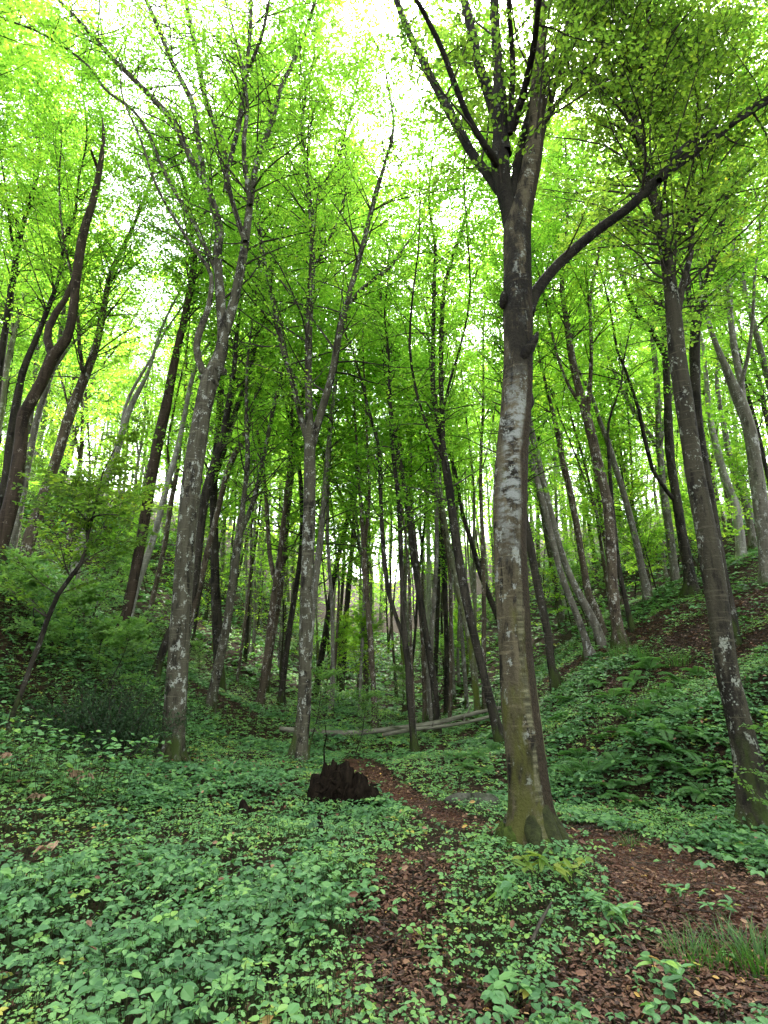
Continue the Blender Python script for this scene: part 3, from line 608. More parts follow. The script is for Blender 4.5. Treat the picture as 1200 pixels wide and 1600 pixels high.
def fbm(x, y, f, seed=0):
    r_ = np.random.default_rng(seed); v = 0
    for k in range(5):
        a1, p1, p2 = r_.uniform(0, 6.28, 3); c, s = math.cos(a1), math.sin(a1); q = f * (1.5 ** k)
        v = v + np.sin(q * (c * x + s * y) + p1) * np.sin(q * (-s * x + c * y) + p2) / (1.25 ** k)
    return v / 2.4

# ------------------------------------------------------------------ trees
def crown(mb, limbs, rng, n, L, z, leaf, T=10, K=8, tmpl='hex', leaf_mat=0, wood_mat=1, twigs=False, zref=0., varmu=.45):
    """leafy boughs along the given limbs: side branches, flat sprays of twigs, alternate leaves"""
    P = np.vstack([l[0] for l in limbs]); R = np.concatenate([l[1] for l in limbs])
    Tg = np.vstack([nrm(np.gradient(l[0], axis=0)) for l in limbs])
    ok = (P[:, 2] - zref > z)
    if ok.sum() < 3: return
    P, R, Tg = P[ok], R[ok], Tg[ok]
    hz = (P[:, 2] - P[:, 2].min()) / max(.1, np.ptp(P[:, 2]))
    wt = (.35 + hz) * np.where(R > .14, .35, 1.); wt /= wt.sum()
    idx = rng.choice(len(P), n, p=wt)
    p0 = P[idx]; r0 = R[idx]
    az = rng.uniform(0, 6.283, n); el = np.radians(rng.normal(22, 16, n))
    d = np.stack([np.cos(az) * np.cos(el), np.sin(az) * np.cos(el), np.sin(el)], 1)
    d = nrm(d + .35 * Tg[idx])
    Ls = L * rng.uniform(.45, 1.25, n) * (1.15 - .45 * hz[idx])
    m = 6; pts = [p0]; dd = d.copy()
    for k in range(m - 1):
        dd = nrm(dd + rng.normal(0, .13, (n, 3)) + np.array([0, 0, -.05]))
        pts.append(pts[-1] + dd * (Ls / (m - 1))[:, None])
    pts = np.stack(pts, 1)
    stems(mb, pts, np.minimum(.4 * r0, .007 + .009 * Ls), .003, wood_mat)
    t = np.linspace(.22, 1, T)[None] + rng.uniform(-.04, .04, (n, T)); t = np.clip(t, 0, .999) * (m - 1)
    i0 = t.astype(int); f = (t - i0)[..., None]
    ar = np.arange(n)[:, None]
    tp = pts[ar, i0] * (1 - f) + pts[ar, i0 + 1] * f
    dl = nrm(pts[ar, i0 + 1] - pts[ar, i0])
    up = nrm(UP + rng.normal(0, .28, (n, 1, 3)))
    s = nrm(np.cross(dl, np.broadcast_to(up, dl.shape)))
    sg = np.where(np.arange(T) % 2 == 0, 1., -1.)[None, :, None]
    td = nrm(dl * .7 + s * sg * .85 + rng.normal(0, .18, dl.shape)); td[:, -1] = dl[:, -1]
    tl = Ls[:, None] * .36 * (1.1 - .55 * t / (m - 1)) * rng.uniform(.7, 1.25, (n, T))
    if twigs:
        q = tp.reshape(-1, 3); e = (tp + td * tl[..., None]).reshape(-1, 3); stems(mb, np.stack([q, e], 1), .0035, .0015, wood_mat)
    u = (np.arange(K)[None, None] + .7) / K + rng.uniform(-.05, .05, (n, T, K))
    s2 = nrm(np.cross(td, np.broadcast_to(up, td.shape)))
    sk = np.where(np.arange(K) % 2 == 0, 1., -1.)[None, None, :, None]
    lp = tp[:, :, None] + td[:, :, None] * (tl[..., None] * u)[..., None] + np.array([0, 0, -.1]) * (tl[..., None] * u ** 2)[..., None]
    lp = lp + rng.normal(0, .012, lp.shape)
    ld = td[:, :, None] * .6 + s2[:, :, None] * sk * .8 + rng.normal(0, .25, lp.shape) + np.array([0, 0, -.12])
    ln = up[:, :, None] + rng.normal(0, .42, lp.shape)
    ll = leaf * rng.uniform(.5, 1.1, lp.shape[:3])
    vb = np.clip(rng.normal(varmu, .13, (n, 1, 1)) + rng.normal(0, .1, lp.shape[:3]), 0, 1)
    keep = rng.random(lp.shape[:3]).ravel() > .06
    leaves(mb, lp.reshape(-1, 3)[keep], ld.reshape(-1, 3)[keep], ln.reshape(-1, 3)[keep], ll.ravel()[keep], (ll * .68).ravel()[keep], tmpl, leaf_mat, vb.ravel()[keep])

def px_limb(pts, Y, dY, rng):
    n = len(pts); t = np.linspace(0, 1, n)
    P = np.array([at(a, b, Y + dY * tt) for (a, b, c), tt in zip(pts, t)])
    R = np.array([max(.006, c * .5 / FPX * depth(p)) for (a, b, c), p in zip(pts, P)])
    return P, R
def extend(P, R, ztop, rng):
    P = list(P); R = list(R); d = nrm(P[-1] - P[-2]); k = 0
    while P[-1][2] < ztop and k < 18:
        d = nrm(d + UP * .22 + rng.normal(0, .13, 3)); P.append(P[-1] + d * 1.3); R.append(max(.008, R[-1] * .8)); k += 1
    return np.array(P), np.array(R)

tree_roots = []
for ti, (kn, lab, bk, Y, tr, li, op) in enumerate(TREES):
    rng = np.random.default_rng(100 + ti)
    hero = op.get('hero', 0); nseg = 28 if ti == 0 else (20 if hero else 9); step = .1 if ti == 0 else (.16 if hero else .35)
    P, R = px_limb(tr, Y, op.get('dy', rng.uniform(-.06, .06) * Y if not hero else .4), rng)
    if op.get('hidden'):
        gzv = Hs(P[0][0], P[0][1])
        if P[0][2] > gzv + .2:
            P = np.vstack([[P[0][0] - (P[1][0] - P[0][0]) * .3, P[0][1], gzv], P]); R = np.concatenate([[R[0] * 1.15], R])
    gz0 = Hs(P[0][0], P[0][1])
    base = np.array([P[0][0], P[0][1], gz0])
    dirn = nrm(P[1] - P[0]); P = np.vstack([P[0] - np.array([dirn[0] * .2, dirn[1] * .2, .35 + max(0, P[0][2] - gz0)]), P]); R = np.concatenate([[R[0] * 1.02], R])
    if op.get('top', 0): P, R = extend(P, R, base[2] + op['top'], rng)
    root = thing(kn, lab, 'tree', tuple(base))
    tree_roots.append(root)
    DP, DR = crom(P, R, step)
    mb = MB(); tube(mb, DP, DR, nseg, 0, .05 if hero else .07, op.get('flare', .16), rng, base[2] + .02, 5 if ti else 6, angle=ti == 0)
    mats = [BARK[bk]]
    if op.get('torn'):
        mats.append(M_WOOD)
        for k in range(5):
            q = DP[-6] + rng.normal(0, .03, 3); tube(mb, [q, q + [rng.normal(0, .04), rng.normal(0, .04), rng.uniform(.3, .75)]], [.03, .004], 5, 1, .1, 0, rng)
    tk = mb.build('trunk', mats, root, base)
    limbs = [(DP, DR)]
    for lj, l in enumerate(li):
        t0 = np.linspace(0, 1, len(P)); j0 = np.argmin([np.hypot(a - l[0][0], b - l[0][1]) for a, b, c in tr])
        dY0 = (P[min(j0 + 1, len(P) - 1)][1]) if op.get('dy') is None else Y
        big_d = op['dys'][lj] if 'dys' in op else rng.uniform(-.12, .12) * Y
        LP, LR = px_limb(l, dY0, big_d, rng)
        if op.get('top', 0) and l[-1][1] < 650: LP, LR = extend(LP, LR, min(base[2] + op['top'], LP[-1][2] + 3.5), rng)
        LP, LR = crom(LP, LR, step * 1.3)
        bm_ = MB(); tube(bm_, LP, LR, 14 if ti == 0 else 8, 0, .06, 0, rng); bm_.build('branch', [BARK['black' if ti == 0 else bk]], root, base)
        limbs.append((LP, LR))
    c = op.get('crown')
    if c:
        bm_ = MB()
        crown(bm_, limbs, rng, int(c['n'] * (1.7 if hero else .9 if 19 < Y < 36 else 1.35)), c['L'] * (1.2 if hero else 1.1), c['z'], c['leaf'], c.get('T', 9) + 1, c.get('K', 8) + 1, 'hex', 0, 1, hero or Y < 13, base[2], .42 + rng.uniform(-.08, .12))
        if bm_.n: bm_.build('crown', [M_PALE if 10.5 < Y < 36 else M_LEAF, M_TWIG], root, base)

# features of the thick beech: burls, a snapped limb, moss at the foot, a stripe of algae
A = tree_roots[0]; Ab = np.array(A.location)
def blob(mb, c, rad, rng, nu=18, nv=12, rough=.2, mat=0, spike=0.):
    u = np.linspace(0, 2 * math.pi, nu, endpoint=False); v = np.linspace(.02, math.pi - .02, nv)
    U, Vv = np.meshgrid(u, v); ph = rng.uniform(0, 6.28, 6)
    f = 1 + rough * (np.sin(2 * U + ph[0]) * np.sin(2 * Vv + ph[1]) + .6 * np.sin(4 * U + ph[2] + Vv * 2) * np.sin(Vv) + .45 * np.sin(7 * U + ph[3]) * np.sin(3 * Vv + ph[4]) + .3 * np.sin(11 * U + 5 * Vv + ph[5]))
    X = np.stack([np.cos(U) * np.sin(Vv) * rad[0] * f, np.sin(U) * np.sin(Vv) * rad[1] * f, np.cos(Vv) * rad[2] * f], -1) + np.asarray(c)
    i = np.arange(nv - 1)[:, None] * nu; j = np.arange(nu)[None]
    mb.add(X.reshape(-1, 3), np.stack([i + j, i + nu + j, i + nu + (j + 1) % nu, i + (j + 1) % nu], -1).reshape(-1, 4), mat, .5, True)
rng = np.random.default_rng(7)
for px, py, rx, rz in [(824, 625, .075, .14), (815, 775, .07, .13), (786, 470, .05, .12)]:
    b = MB(); p = at(px, py, 6.38); blob(b, p, (rx, .09, rz), rng, rough=.12); b.build('burl', [BARK['black']], A, Ab)
b = MB(); tube(b, np.array([at(812, 560, 6.3), at(826, 545, 6.25), at(836, 532, 6.22), at(840, 520, 6.2)]), [.09, .08, .045, .02], 10, 0, .15, 0, rng); b.build('snag', [BARK['black']], A, Ab)
b = MB()
for (px, py, Y, rx, rz) in [(845, 1318, 5.98, .13, .14), (862, 1322, 6.03, .11, .11), (880, 1325, 6.1, .11, .1), (795, 1315, 6.05, .09, .14), (785, 1300, 6.2, .07, .16)]:
    p = at(px, py, Y); p[2] = Hs(p[0], p[1]) + .03; blob(b, p, (rx, .1, rz), rng, rough=.14)
b.build('moss', [M_MOSS], A, Ab)
def roots(ti, r_trunk, angs, length, mossy=True):
    T_ = tree_roots[ti]; B = np.array(T_.location); g_ = np.random.default_rng(50 + ti)
    for a_ in angs:
        d = np.array([math.cos(a_), math.sin(a_), 0]); sd = np.array([-d[1], d[0], 0]); l = length * g_.uniform(.75, 1.25); pts = []
        for k, (f, hh) in enumerate([(.35, .32), (.85, .16), (1.25, .08), (1.7, .02), (2.3, -.05)]):
            q = B + d * r_trunk * f * (1 if k < 2 else l) + sd * g_.normal(0, .02) * k; q[2] = Hs(q[0], q[1]) + hh * l * r_trunk / .22; pts.append(q)
        pts, rr = crom(pts, np.array([.42, .40, .28, .18, .06]) * r_trunk, .06)
        m_ = MB(); tube(m_, pts, rr, 12, 0, .12, 0, g_, var=.3); m_.build('root', [M_MOSSY_BARK if mossy and g_.random() < .6 else BARK['hero' if ti == 0 else 'mottled']], T_, B)
M_MOSSY_BARK = plain('mossy root', (.012, .013, .006), (.042, .050, .015), 11, .95, 1.)
roots(0, .235, [-.35, -1.05, -1.75, -2.6, .5, 2.4], .88); roots(1, .2, [-.5, -1.5, -2.5, .6], 1.); roots(2, .16, [-.6, -1.7, -2.9, .4], 1.1); roots(3, .17, [-1.2, -2.2, 3.0], 1.)
Bt = tree_roots[1]; Bb = np.array(Bt.location); b = MB()
for px, py, r_ in [(318, 590, .1), (340, 578, .17), (332, 600, .13)]: blob(b, at(px, py, 11.15), (r_, r_, r_ * .8), rng, rough=.2)
b.build('burl', [BARK['mottled']], Bt, Bb)

# ------------------------------------------------------------------ trees further back: eight grown kinds, copied
rng = np.random.default_rng(21)
def grow(height, r0, bark, fork, zc, nb, leaf, lean, leafm=M_PALE):
    P = [np.array([0, 0, -.4])]; d = nrm([lean, rng.normal(0, .03), 1]); R = [r0]
    n = int(height / 1.6)
    for k in range(n):
        d = nrm(d + rng.normal(0, .045, 3) + UP * .05); P.append(P[-1] + d * 1.6); R.append(r0 * (1 - .86 * (k + 1) / n) + .008)
    limbs = [(np.array(P), np.array(R))]
    for f in range(fork):
        i = rng.integers(int(n * .35), int(n * .6)); q = P[i]; az = rng.uniform(0, 6.28); e = nrm([math.cos(az) * .45, math.sin(az) * .45, 1])
        L = [q]; LR = [R[i] * .75]
        for k in range(n - i - 1): e = nrm(e + rng.normal(0, .06, 3) + UP * .08); L.append(L[-1] + e * 1.5); LR.append(max(.01, LR[-1] * .86))
        limbs.append((np.array(L), np.array(LR)))
    tb = MB(); dense = []
    for k, (p, r_) in enumerate(limbs):
        dp, dr = crom(p, r_, .5); dense.append((dp, dr)); tube(tb, dp, dr, 8, 0, .06, .15 if k == 0 else 0, rng, 0.)
    cb = MB(); crown(cb, dense, rng, int(nb * 1.1), 2.6, zc, leaf, 10, 8, 'dia', 0, 1, False, 0, rng.uniform(.42, .62)); thin_ = 1
    return tb.mesh('trunk', [BARK[bark]]), cb.mesh('crown', [leafm, M_TWIG])
KINDS = [grow(21, .14, 'dark', 1, 4.5, 150, .15, .03), grow(23, .17, 'grey', 2, 5.5, 170, .15, -.04), grow(19, .10, 'brown', 0, 3.5, 120, .15, .06), grow(24, .18, 'mottled', 2, 6., 180, .15, -.02),
         grow(18, .08, 'dark', 0, 3., 110, .15, -.05), grow(22, .13, 'mossy', 1, 5., 150, .15, .04), grow(20, .12, 'white', 1, 5., 140, .15, .0), grow(17, .09, 'brown', 1, 2.5, 120, .15, .02)]
TONE = ['dark', 'pale', 'brown', 'mottled', 'dark', 'mossy', 'pale', 'brown']
xy = [tuple(np.array(r_.location)[:2]) for r_ in tree_roots]
def backtree(x, y, kd, group, lab, rz=None, sc=None):
    tm, cm = KINDS[kd]
    r_ = thing('forest_tree', lab, 'tree', (x, y, Hs(x, y)), group)
    r_.rotation_euler = (0, 0, rng.uniform(0, 6.28) if rz is None else rz); s = rng.uniform(.85, 1.15) if sc is None else sc; r_.scale = (s, s, s)
    for nm, me in (('trunk', tm), ('crown', cm)):
        o = bpy.data.objects.new(nm, me); COL.objects.link(o); o.parent = r_
    xy.append((x, y))
count = 0; tries = 0
while count < 86 and tries < 6000:
    tries += 1
    y = 19 + 41 * rng.random() ** .8; x = rng.uniform(-.80, .80) * y
    if min(math.hypot(x - a, y - b_) for a, b_ in xy) < 1.25 + .012 * y: continue
    if y < 26 and -.22 < x / y < .3: continue
    if y < 30 and x / y < -.2 and rng.random() < .8: continue
    if y < 36 and -.42 < x / y < -.1: continue
    if 26 <= y < 47 and -.25 < x / y < .24 and (rng.random() < .93 or y > 32): continue
    kd = int(rng.integers(0, 8)); f = x / y
    side, where = (('left', 'on the left slope behind the burled beech') if f < -.2 else ('right', 'on the hilltop beyond the right bank') if f > .26 else ('valley', 'in the valley beyond the fallen log'))
    tone = TONE[kd]
    backtree(x, y, kd, f'{tone} trees {where}', f'slender {tone}-barked tree in the crowd of trunks {where}')
    count += 1
for f, y, kd in [(-.27, 22, 0), (-.2, 24.5, 2), (-.125, 23, 4), (-.03, 25.5, 7)]:
    backtree(f * y, y, kd, 'tall slim trees beyond the scarred beech', 'tall slim tree among those rising beyond the scarred three-stemmed beech', sc=1.35)
POLES = [grow(19, .085, 'dark', 0, 9, 45, .14, .02, M_PALE), grow(21, .095, 'grey', 0, 10, 50, .14, -.03, M_PALE), grow(18, .07, 'brown', 0, 8, 45, .14, .04, M_PALE), grow(20, .08, 'mossy', 1, 9, 55, .14, -.01, M_PALE)]
KINDS += POLES; count = tries = 0
while count < 75 and tries < 4000:
    tries += 1; y = rng.uniform(21, 55); f = rng.uniform(-.36, .22); x = f * y
    if min(math.hypot(x - a, y - b_) for a, b_ in xy) < .8: continue
    kd = int(rng.integers(0, 4)); tone = ['dark', 'pale', 'brown', 'mossy'][kd]; half = 'left' if f < -.07 else 'middle'
    backtree(x, y, 8 + kd, f'{tone} slim poles, {half} of the valley', f'slim bare-stemmed {tone} pole of a tree far back in the {half} of the valley'); count += 1
for f, y, kd, lab in [(.088, 18.5, 8, 'tall dark pole of a tree between the slender two-stemmed tree and the dark leaning one'), (.165, 21.5, 10, 'tall brown pole of a tree seen just left of the dark slanting stem')]: backtree(f * y, y, kd, None, lab, sc=1.3)
for x, y, kd in [(-9.5, 7.2, 3), (-12.5, 11.5, 1), (10.5, 8.6, 1), (12.6, 11.2, 3), (9.2, 5.5, 0), (-14, 14.5, 3), (14.5, 13, 5)]:
    sd = 'left' if x < 0 else 'right'
    backtree(x, y, kd, f'trees beside the view on the {sd}', f'tree whose leafy boughs reach in at the {sd} edge of the view', sc=.95)

for x, y, kd in [(7, -8, 1), (-7, -10, 5), (1, -17, 3), (12, 2, 5)]:  # unseen trees, added to hold back sky light from behind
    backtree(x, y, kd, 'trees behind the viewpoint', 'tree standing behind the viewpoint, out of the view', sc=1.)

# young understorey trees and shrubs
def sapling(h, n, L, leaf, tmpl='hex', bark='dark', leafm=M_PALE):
    P = [np.array([0, 0, -.15])]; d = nrm([rng.normal(0, .12), rng.normal(0, .12), 1]); R = [.012 + .007 * h]
    for k in range(6): d = nrm(d + rng.normal(0, .1, 3)); P.append(P[-1] + d * (h / 6)); R.append(R[0] * (1 - .14 * (k + 1)))
    dp, dr = crom(np.array(P), np.array(R), .2); tb = MB(); tube(tb, dp, dr, 6, 0, .05, .03, rng, 0.)
    cb = MB(); crown(cb, [(dp, dr)], rng, n, L, h * .15, leaf, 8, 7, tmpl, 0, 1, True, 0., .6)
    return tb.mesh('stem', [BARK[bark]]), cb.mesh('foliage', [leafm, M_TWIG])
SAP = [sapling(4.5, 60, 1.5, .1), sapling(3.2, 45, 1.3, .1), sapling(6, 75, 1.7, .1), sapling(2.2, 30, 1.0, .09, leafm=M_YOUNG), sapling(3.2, 34, 1.3, .17, leafm=M_YOUNG), sapling(1.5, 20, .95, .14, leafm=M_YOUNG)]
def place_sap(x, y, k, lab, group=None, sc=1., name='young_beech'):
    r_ = thing(name, lab, 'sapling', (x, y, Hs(x, y)), group); r_.rotation_euler = (0, 0, rng.uniform(0, 6.28)); r_.scale = (sc,) * 3
    for nm, me in (('stem', SAP[k][0]), ('foliage', SAP[k][1])):
        o = bpy.data.objects.new(nm, me); COL.objects.link(o); o.parent = r_
for k in range(95):
    for _ in range(40):
        y = 16 + 30 * rng.random(); f = rng.uniform(-.78, .78); x = f * y
        if y < 24 and -.45 < f < .42: continue
        if y < 19 and f > .3: continue
        break
    where = 'on the left slope' if f < -.25 else 'on the right hilltop' if f > .28 else 'on the valley floor beyond the fallen log'
    place_sap(x, y, int(rng.integers(0, 4)), f'bright green young beech among the trunks {where}', f'young beeches {where}', rng.uniform(.8, 1.3))
p = at(470, 1130, 14.2); place_sap(p[0] + .2, 14.2, 3, 'pale-leaved young beech spreading flat sprays over the left end of the fallen log', None, .85)
p = at(555, 1130, 14.6); place_sap(p[0], 14.6, 3, 'young beech with flat sprays just right of the scarred beech, before the log', None, .7)
p = at(170, 1010, 12.5); place_sap(p[0], 12.5, 4, 'young beech with broad pale leaves on the left slope below the dark brown curved trunk', None, .55)
p = at(60, 1000, 12.); place_sap(p[0], 12., 4, 'leafy young beech behind the crooked dark young tree', None, .5)
p = at(1165, 1130, 6.0); place_sap(p[0] + .42, 6.5, 3, 'young beech with layered leaves crossing in front of the right-edge trunk', None, .55)

for px, py, k, sc, lab in [(20, 965, 5, .8, 'low leafy sapling at the left edge above the crooked young tree'), (75, 1060, 5, .7, 'low sapling on the left slope touching the crooked young tree'), (110, 1010, 5, .9, 'pale leafy sapling on the slope above the evergreen shrub'),
        (205, 1045, 5, .8, 'pale sapling between the evergreen shrub and the black-barked tree'),
        (150, 1050, 5, .7, 'low sapling right above the evergreen shrub'), (310, 1060, 3, .6, 'small sapling in the gap right of the burled beech')]:
    p = hit(px, py); place_sap(p[0], p[1], k, lab, None, sc)
# the far wood: nobody could count it
mb = MB(); cen = []
for k in range(1700):
    y = rng.uniform(60, 100); x = rng.uniform(-.85, .85) * y; cen.append((x, y, Hs(x, y) + 24 * rng.random() ** .9))
cen = np.array(cen); n = 46
lp = (cen[:, None] + rng.normal(0, 1, (len(cen), n, 3)) * np.array([1.9, 1.6, .8])).reshape(-1, 3)
leaves(mb, lp, rng.normal(0, 1, lp.shape) * [1, 1, .5], UP + rng.normal(0, .6, lp.shape), rng.uniform(.25, .5, len(lp)), rng.uniform(.2, .36, len(lp)), 'dia', 0, np.clip(np.repeat(rng.normal(.55, .14, len(cen)), n) + rng.normal(0, .08, len(lp)), 0, 1))
for k in range(150):
    y = rng.uniform(58, 95); x = rng.uniform(-.8, .8) * y; z = Hs(x, y)
    q, rr = crom([[x, y, z - .5], [x + rng.normal(0, .5), y, z + 8], [x + rng.normal(0, 1.2), y, z + 17], [x + rng.normal(0, 1.8), y, z + 24]], [.2, .16, .11, .03], 3)
    tube(mb, q, rr, 6, 1, .05, 0, rng)
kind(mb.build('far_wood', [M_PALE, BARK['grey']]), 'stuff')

# ------------------------------------------------------------------ ground cover
SHRUB = hit(150, 1178); print('shrub at', SHRUB)
rng = np.random.default_rng(40)
mb = MB()
trunk_xy = np.array([(r_.location[0], r_.location[1]) for r_ in tree_roots])
def cover(y0, y1, dens, size, hh, tmpl, groups=3, petiole=False, fan=.86, only=None):
    area = (y1 - y0) * fan * (y0 + y1); n = int(area * dens / groups)
    y = np.sqrt(rng.uniform(y0 ** 2, y1 ** 2, n)); x = rng.uniform(-1, 1, n) * (fan * y + .6)
    clump = fbm(x, y, 1.9, 5); sp = fbm(x, y, .8, 9)
    pd = path_d(x, y); br = bare(x, y)
    pr = .92 + .45 * clump
    pr = np.where(pd < 1.25, .035 + .1 * np.clip(pd - .8, 0, 1), pr)
    pr = pr * (1 - .95 * np.clip(br * 1.45 - .12, 0, 1))
    # thinner litter-floored cover to the right of the thick beech and at its near side
    thin = np.exp(-(((x - 1.0) / 1.3) ** 2 + ((y - 4.1) / 1.5) ** 2)); pr = pr * (1 + .8 * thin)
    rt = np.clip((x - .55 * y + .3) / .5, 0, 1) * np.clip((7 - y) / 1, 0, 1); pr = pr * (1 - .3 * rt)
    far_r = np.clip((x - 5.5) / 3, 0, 1) * np.clip((y - 11) / 4, 0, 1); pr = pr * (1 - .3 * far_r)
    if only: pr = pr * only(x, y)
    k = rng.random(n) < pr
    x, y, clump, sp = x[k], y[k], clump[k], sp[k]; n = len(x)
    hgt = hh * (.55 + .55 * np.clip(clump + .3, 0, 1.3)) * rng.uniform(.35, 1.15, n)
    hgt = hgt * np.where((x < -.2) & (y < 7), 1.15, .72)
    z0 = H(x, y); top = np.stack([x + rng.normal(0, .04, n), y + rng.normal(0, .04, n), z0 + hgt], 1)
    if petiole:
        q = np.stack([np.stack([x, y, z0 - .01], 1), (np.stack([x, y, z0], 1) + top) / 2 + rng.normal(0, .012, (n, 3)), top], 1)
        stems(mb, q, .0028, .0016, 1)
    az = rng.uniform(0, 6.283, n); up = nrm(UP + rng.normal(0, .26, (n, 3)) + np.array([0, -.15, 0]))
    big = np.where(sp > .05, 1., .62) * 1.; sz = size * big * rng.uniform(.45, 1.4, n)
    vb = np.clip(np.where(sp > .05, .36, .58) + rng.normal(0, .17, n), 0, .93)
    vb = np.where(rng.random(n) < .004, 1., vb)
    offs = {3: (0, 1.35, -1.35), 1: (0,), 5: (0, 1.05, -1.05, 2.0, -2.0)}[groups]
    for o_ in offs:
        a_ = az + o_ + rng.normal(0, .2, n); d = np.stack([np.cos(a_), np.sin(a_), rng.normal(-.12, .2, n)], 1)
        s_ = sz * (1 if o_ == 0 else .85) * rng.uniform(.85, 1.1, n)
        leaves(mb, top + nrm(d) * .012, d, up + rng.normal(0, .16, (n, 3)), s_, s_ * rng.uniform(.66, .85, n), tmpl, 0, np.clip(vb + rng.normal(0, .05, n), 0, 1))
cover(2.2, 5.2, 1250, .061, .25, 'ovate', 3, True, 1.15)
cover(2.2, 5.2, 700, .036, .19, 'ovate', 3, True, 1.15)
cover(5.2, 9.5, 950, .07, .21, 'ovate', 3, True)
cover(5.5, 14.5, 420, .075, .26, 'hex', 3, False, only=lambda x, y: x > .17 * y + .4)
cover(9.5, 15, 620, .085, .2, 'hex', 3, False)
cover(7.5, 18, 330, .085, .42, 'hex', 3, False, only=lambda x, y: (x < -.27 * y) & ((x - trunk_xy[1, 0]) ** 2 + (y - trunk_xy[1, 1] + .8) ** 2 > 1.3) & ((x - SHRUB[0]) ** 2 + (y - SHRUB[1] + .4) ** 2 > 2.4))
cover(15, 26, 280, .12, .22, 'hex', 3, False)
cover(26, 62, 34, .3, .35, 'dia', 3, False)
# knee-high leafy growth on the left slope
n = 2600; y = rng.uniform(7, 17, n); x = -3.2 - rng.random(n) * (.8 * y - 2.2); k = (rng.random(n) < .55 + .5 * fbm(x, y, 1.2, 11)) & (x < -.3 * y) & ((x - trunk_xy[1, 0]) ** 2 + (y - trunk_xy[1, 1] + .8) ** 2 > 1.3) & ((x - SHRUB[0]) ** 2 + (y - SHRUB[1] + .5) ** 2 > 2.6); x, y = x[k], y[k]; n = len(x)
for lev in range(5):
    a_ = rng.uniform(0, 6.28, n); q = np.stack([x + rng.normal(0, .16, n), y + rng.normal(0, .16, n), H(x, y) + rng.uniform(.1, .75, n)], 1)
    s_ = rng.uniform(.06, .12, n); leaves(mb, q, np.stack([np.cos(a_), np.sin(a_), rng.normal(-.1, .2, n)], 1), UP + rng.normal(0, .3, (n, 3)), s_, s_ * .72, 'hex', 0, np.clip(rng.normal(.5, .16, n), 0, .93))
q0 = np.stack([x, y, H(x, y)], 1); stems(mb, np.stack([q0, q0 + np.stack([rng.normal(0, .1, n), rng.normal(0, .1, n), rng.uniform(.3, .7, n)], 1)], 1), .004, .002, 1)
kind(mb.build('ground_cover', [M_COVER, M_STEM]), 'stuff')

# leaf litter
mb = MB()
def litter(n, y0, y1, xa, xb, only=None, size=.036):
    y = np.sqrt(rng.uniform(y0 ** 2, y1 ** 2, n)); x = xa * y + (xb - xa) * y * rng.random(n)
    if only == 'path': k = path_d(x, y) < 1.35
    elif only == 'bank': k = bare(x, y) > .25
    else: k = np.ones(n, bool)
    x, y = x[k], y[k]; n = len(x); a_ = rng.uniform(0, 6.28, n)
    d = np.stack([np.cos(a_), np.sin(a_), rng.normal(0, .22, n)], 1)
    s_ = size * rng.uniform(.35, 1.0, n) ** 1.0 * np.where(rng.random(n) < .12, 1.9, 1.15)
    leaves(mb, np.stack([x, y, H(x, y) + rng.uniform(.016, .045, n)], 1), d, UP + rng.normal(0, .27, (n, 3)), s_, s_ * rng.uniform(.4, .7, n), 'hex', 0, np.clip(rng.beta(1.5, 2.3, n) * .95 + (rng.random(n) < .012) * .6, 0, 1))
litter(6000, 2.2, 6.5, -.8, .85); litter(16000, 6.5, 15, -.7, .7)
litter(90000, 3, 12, -.25, .85, 'path'); litter(24000, 10, 20, .2, .8, 'bank', .075); litter(12000, 9, 24, -.4, .25, 'bank', .07); litter(34000, 2.2, 5.6, -.1, .85, 'bank')
n = 700; y = np.sqrt(rng.uniform(6, 144, n)); x = rng.uniform(-.75, .7, n) * y; a_ = rng.uniform(0, 6.28, n); s_ = rng.uniform(.04, .075, n)
leaves(mb, np.stack([x, y, H(x, y) + rng.uniform(.06, .24, n)], 1), np.stack([np.cos(a_), np.sin(a_), rng.normal(0, .4, n)], 1), UP + rng.normal(0, .5, (n, 3)), s_, s_ * .6, 'hex', 0, rng.uniform(.4, 1, n))
n = 900; y = np.sqrt(rng.uniform(2.3 ** 2, 81, n)); x = rng.uniform(-.3, .85, n) * y; k = (path_d(x, y) < 1.4) | (bare(x, y) > .3); x, y = x[k], y[k]; n = len(x)
a_ = rng.uniform(0, 6.28, n); l_ = rng.uniform(.05, .28, n); q = np.stack([x, y, H(x, y) + .04], 1); e = q + np.stack([np.cos(a_) * l_, np.sin(a_) * l_, rng.normal(0, .02, n)], 1); e[:, 2] = H(e[:, 0], e[:, 1]) + rng.uniform(.03, .07, n)
stems(mb, np.stack([q, (q + e) / 2 + rng.normal(0, .008, (n, 3)), e], 1), rng.uniform(.002, .006, n), .0015, 1)
kind(mb.build('leaf_litter', [M_LITTER, M_TWIG]), 'stuff')

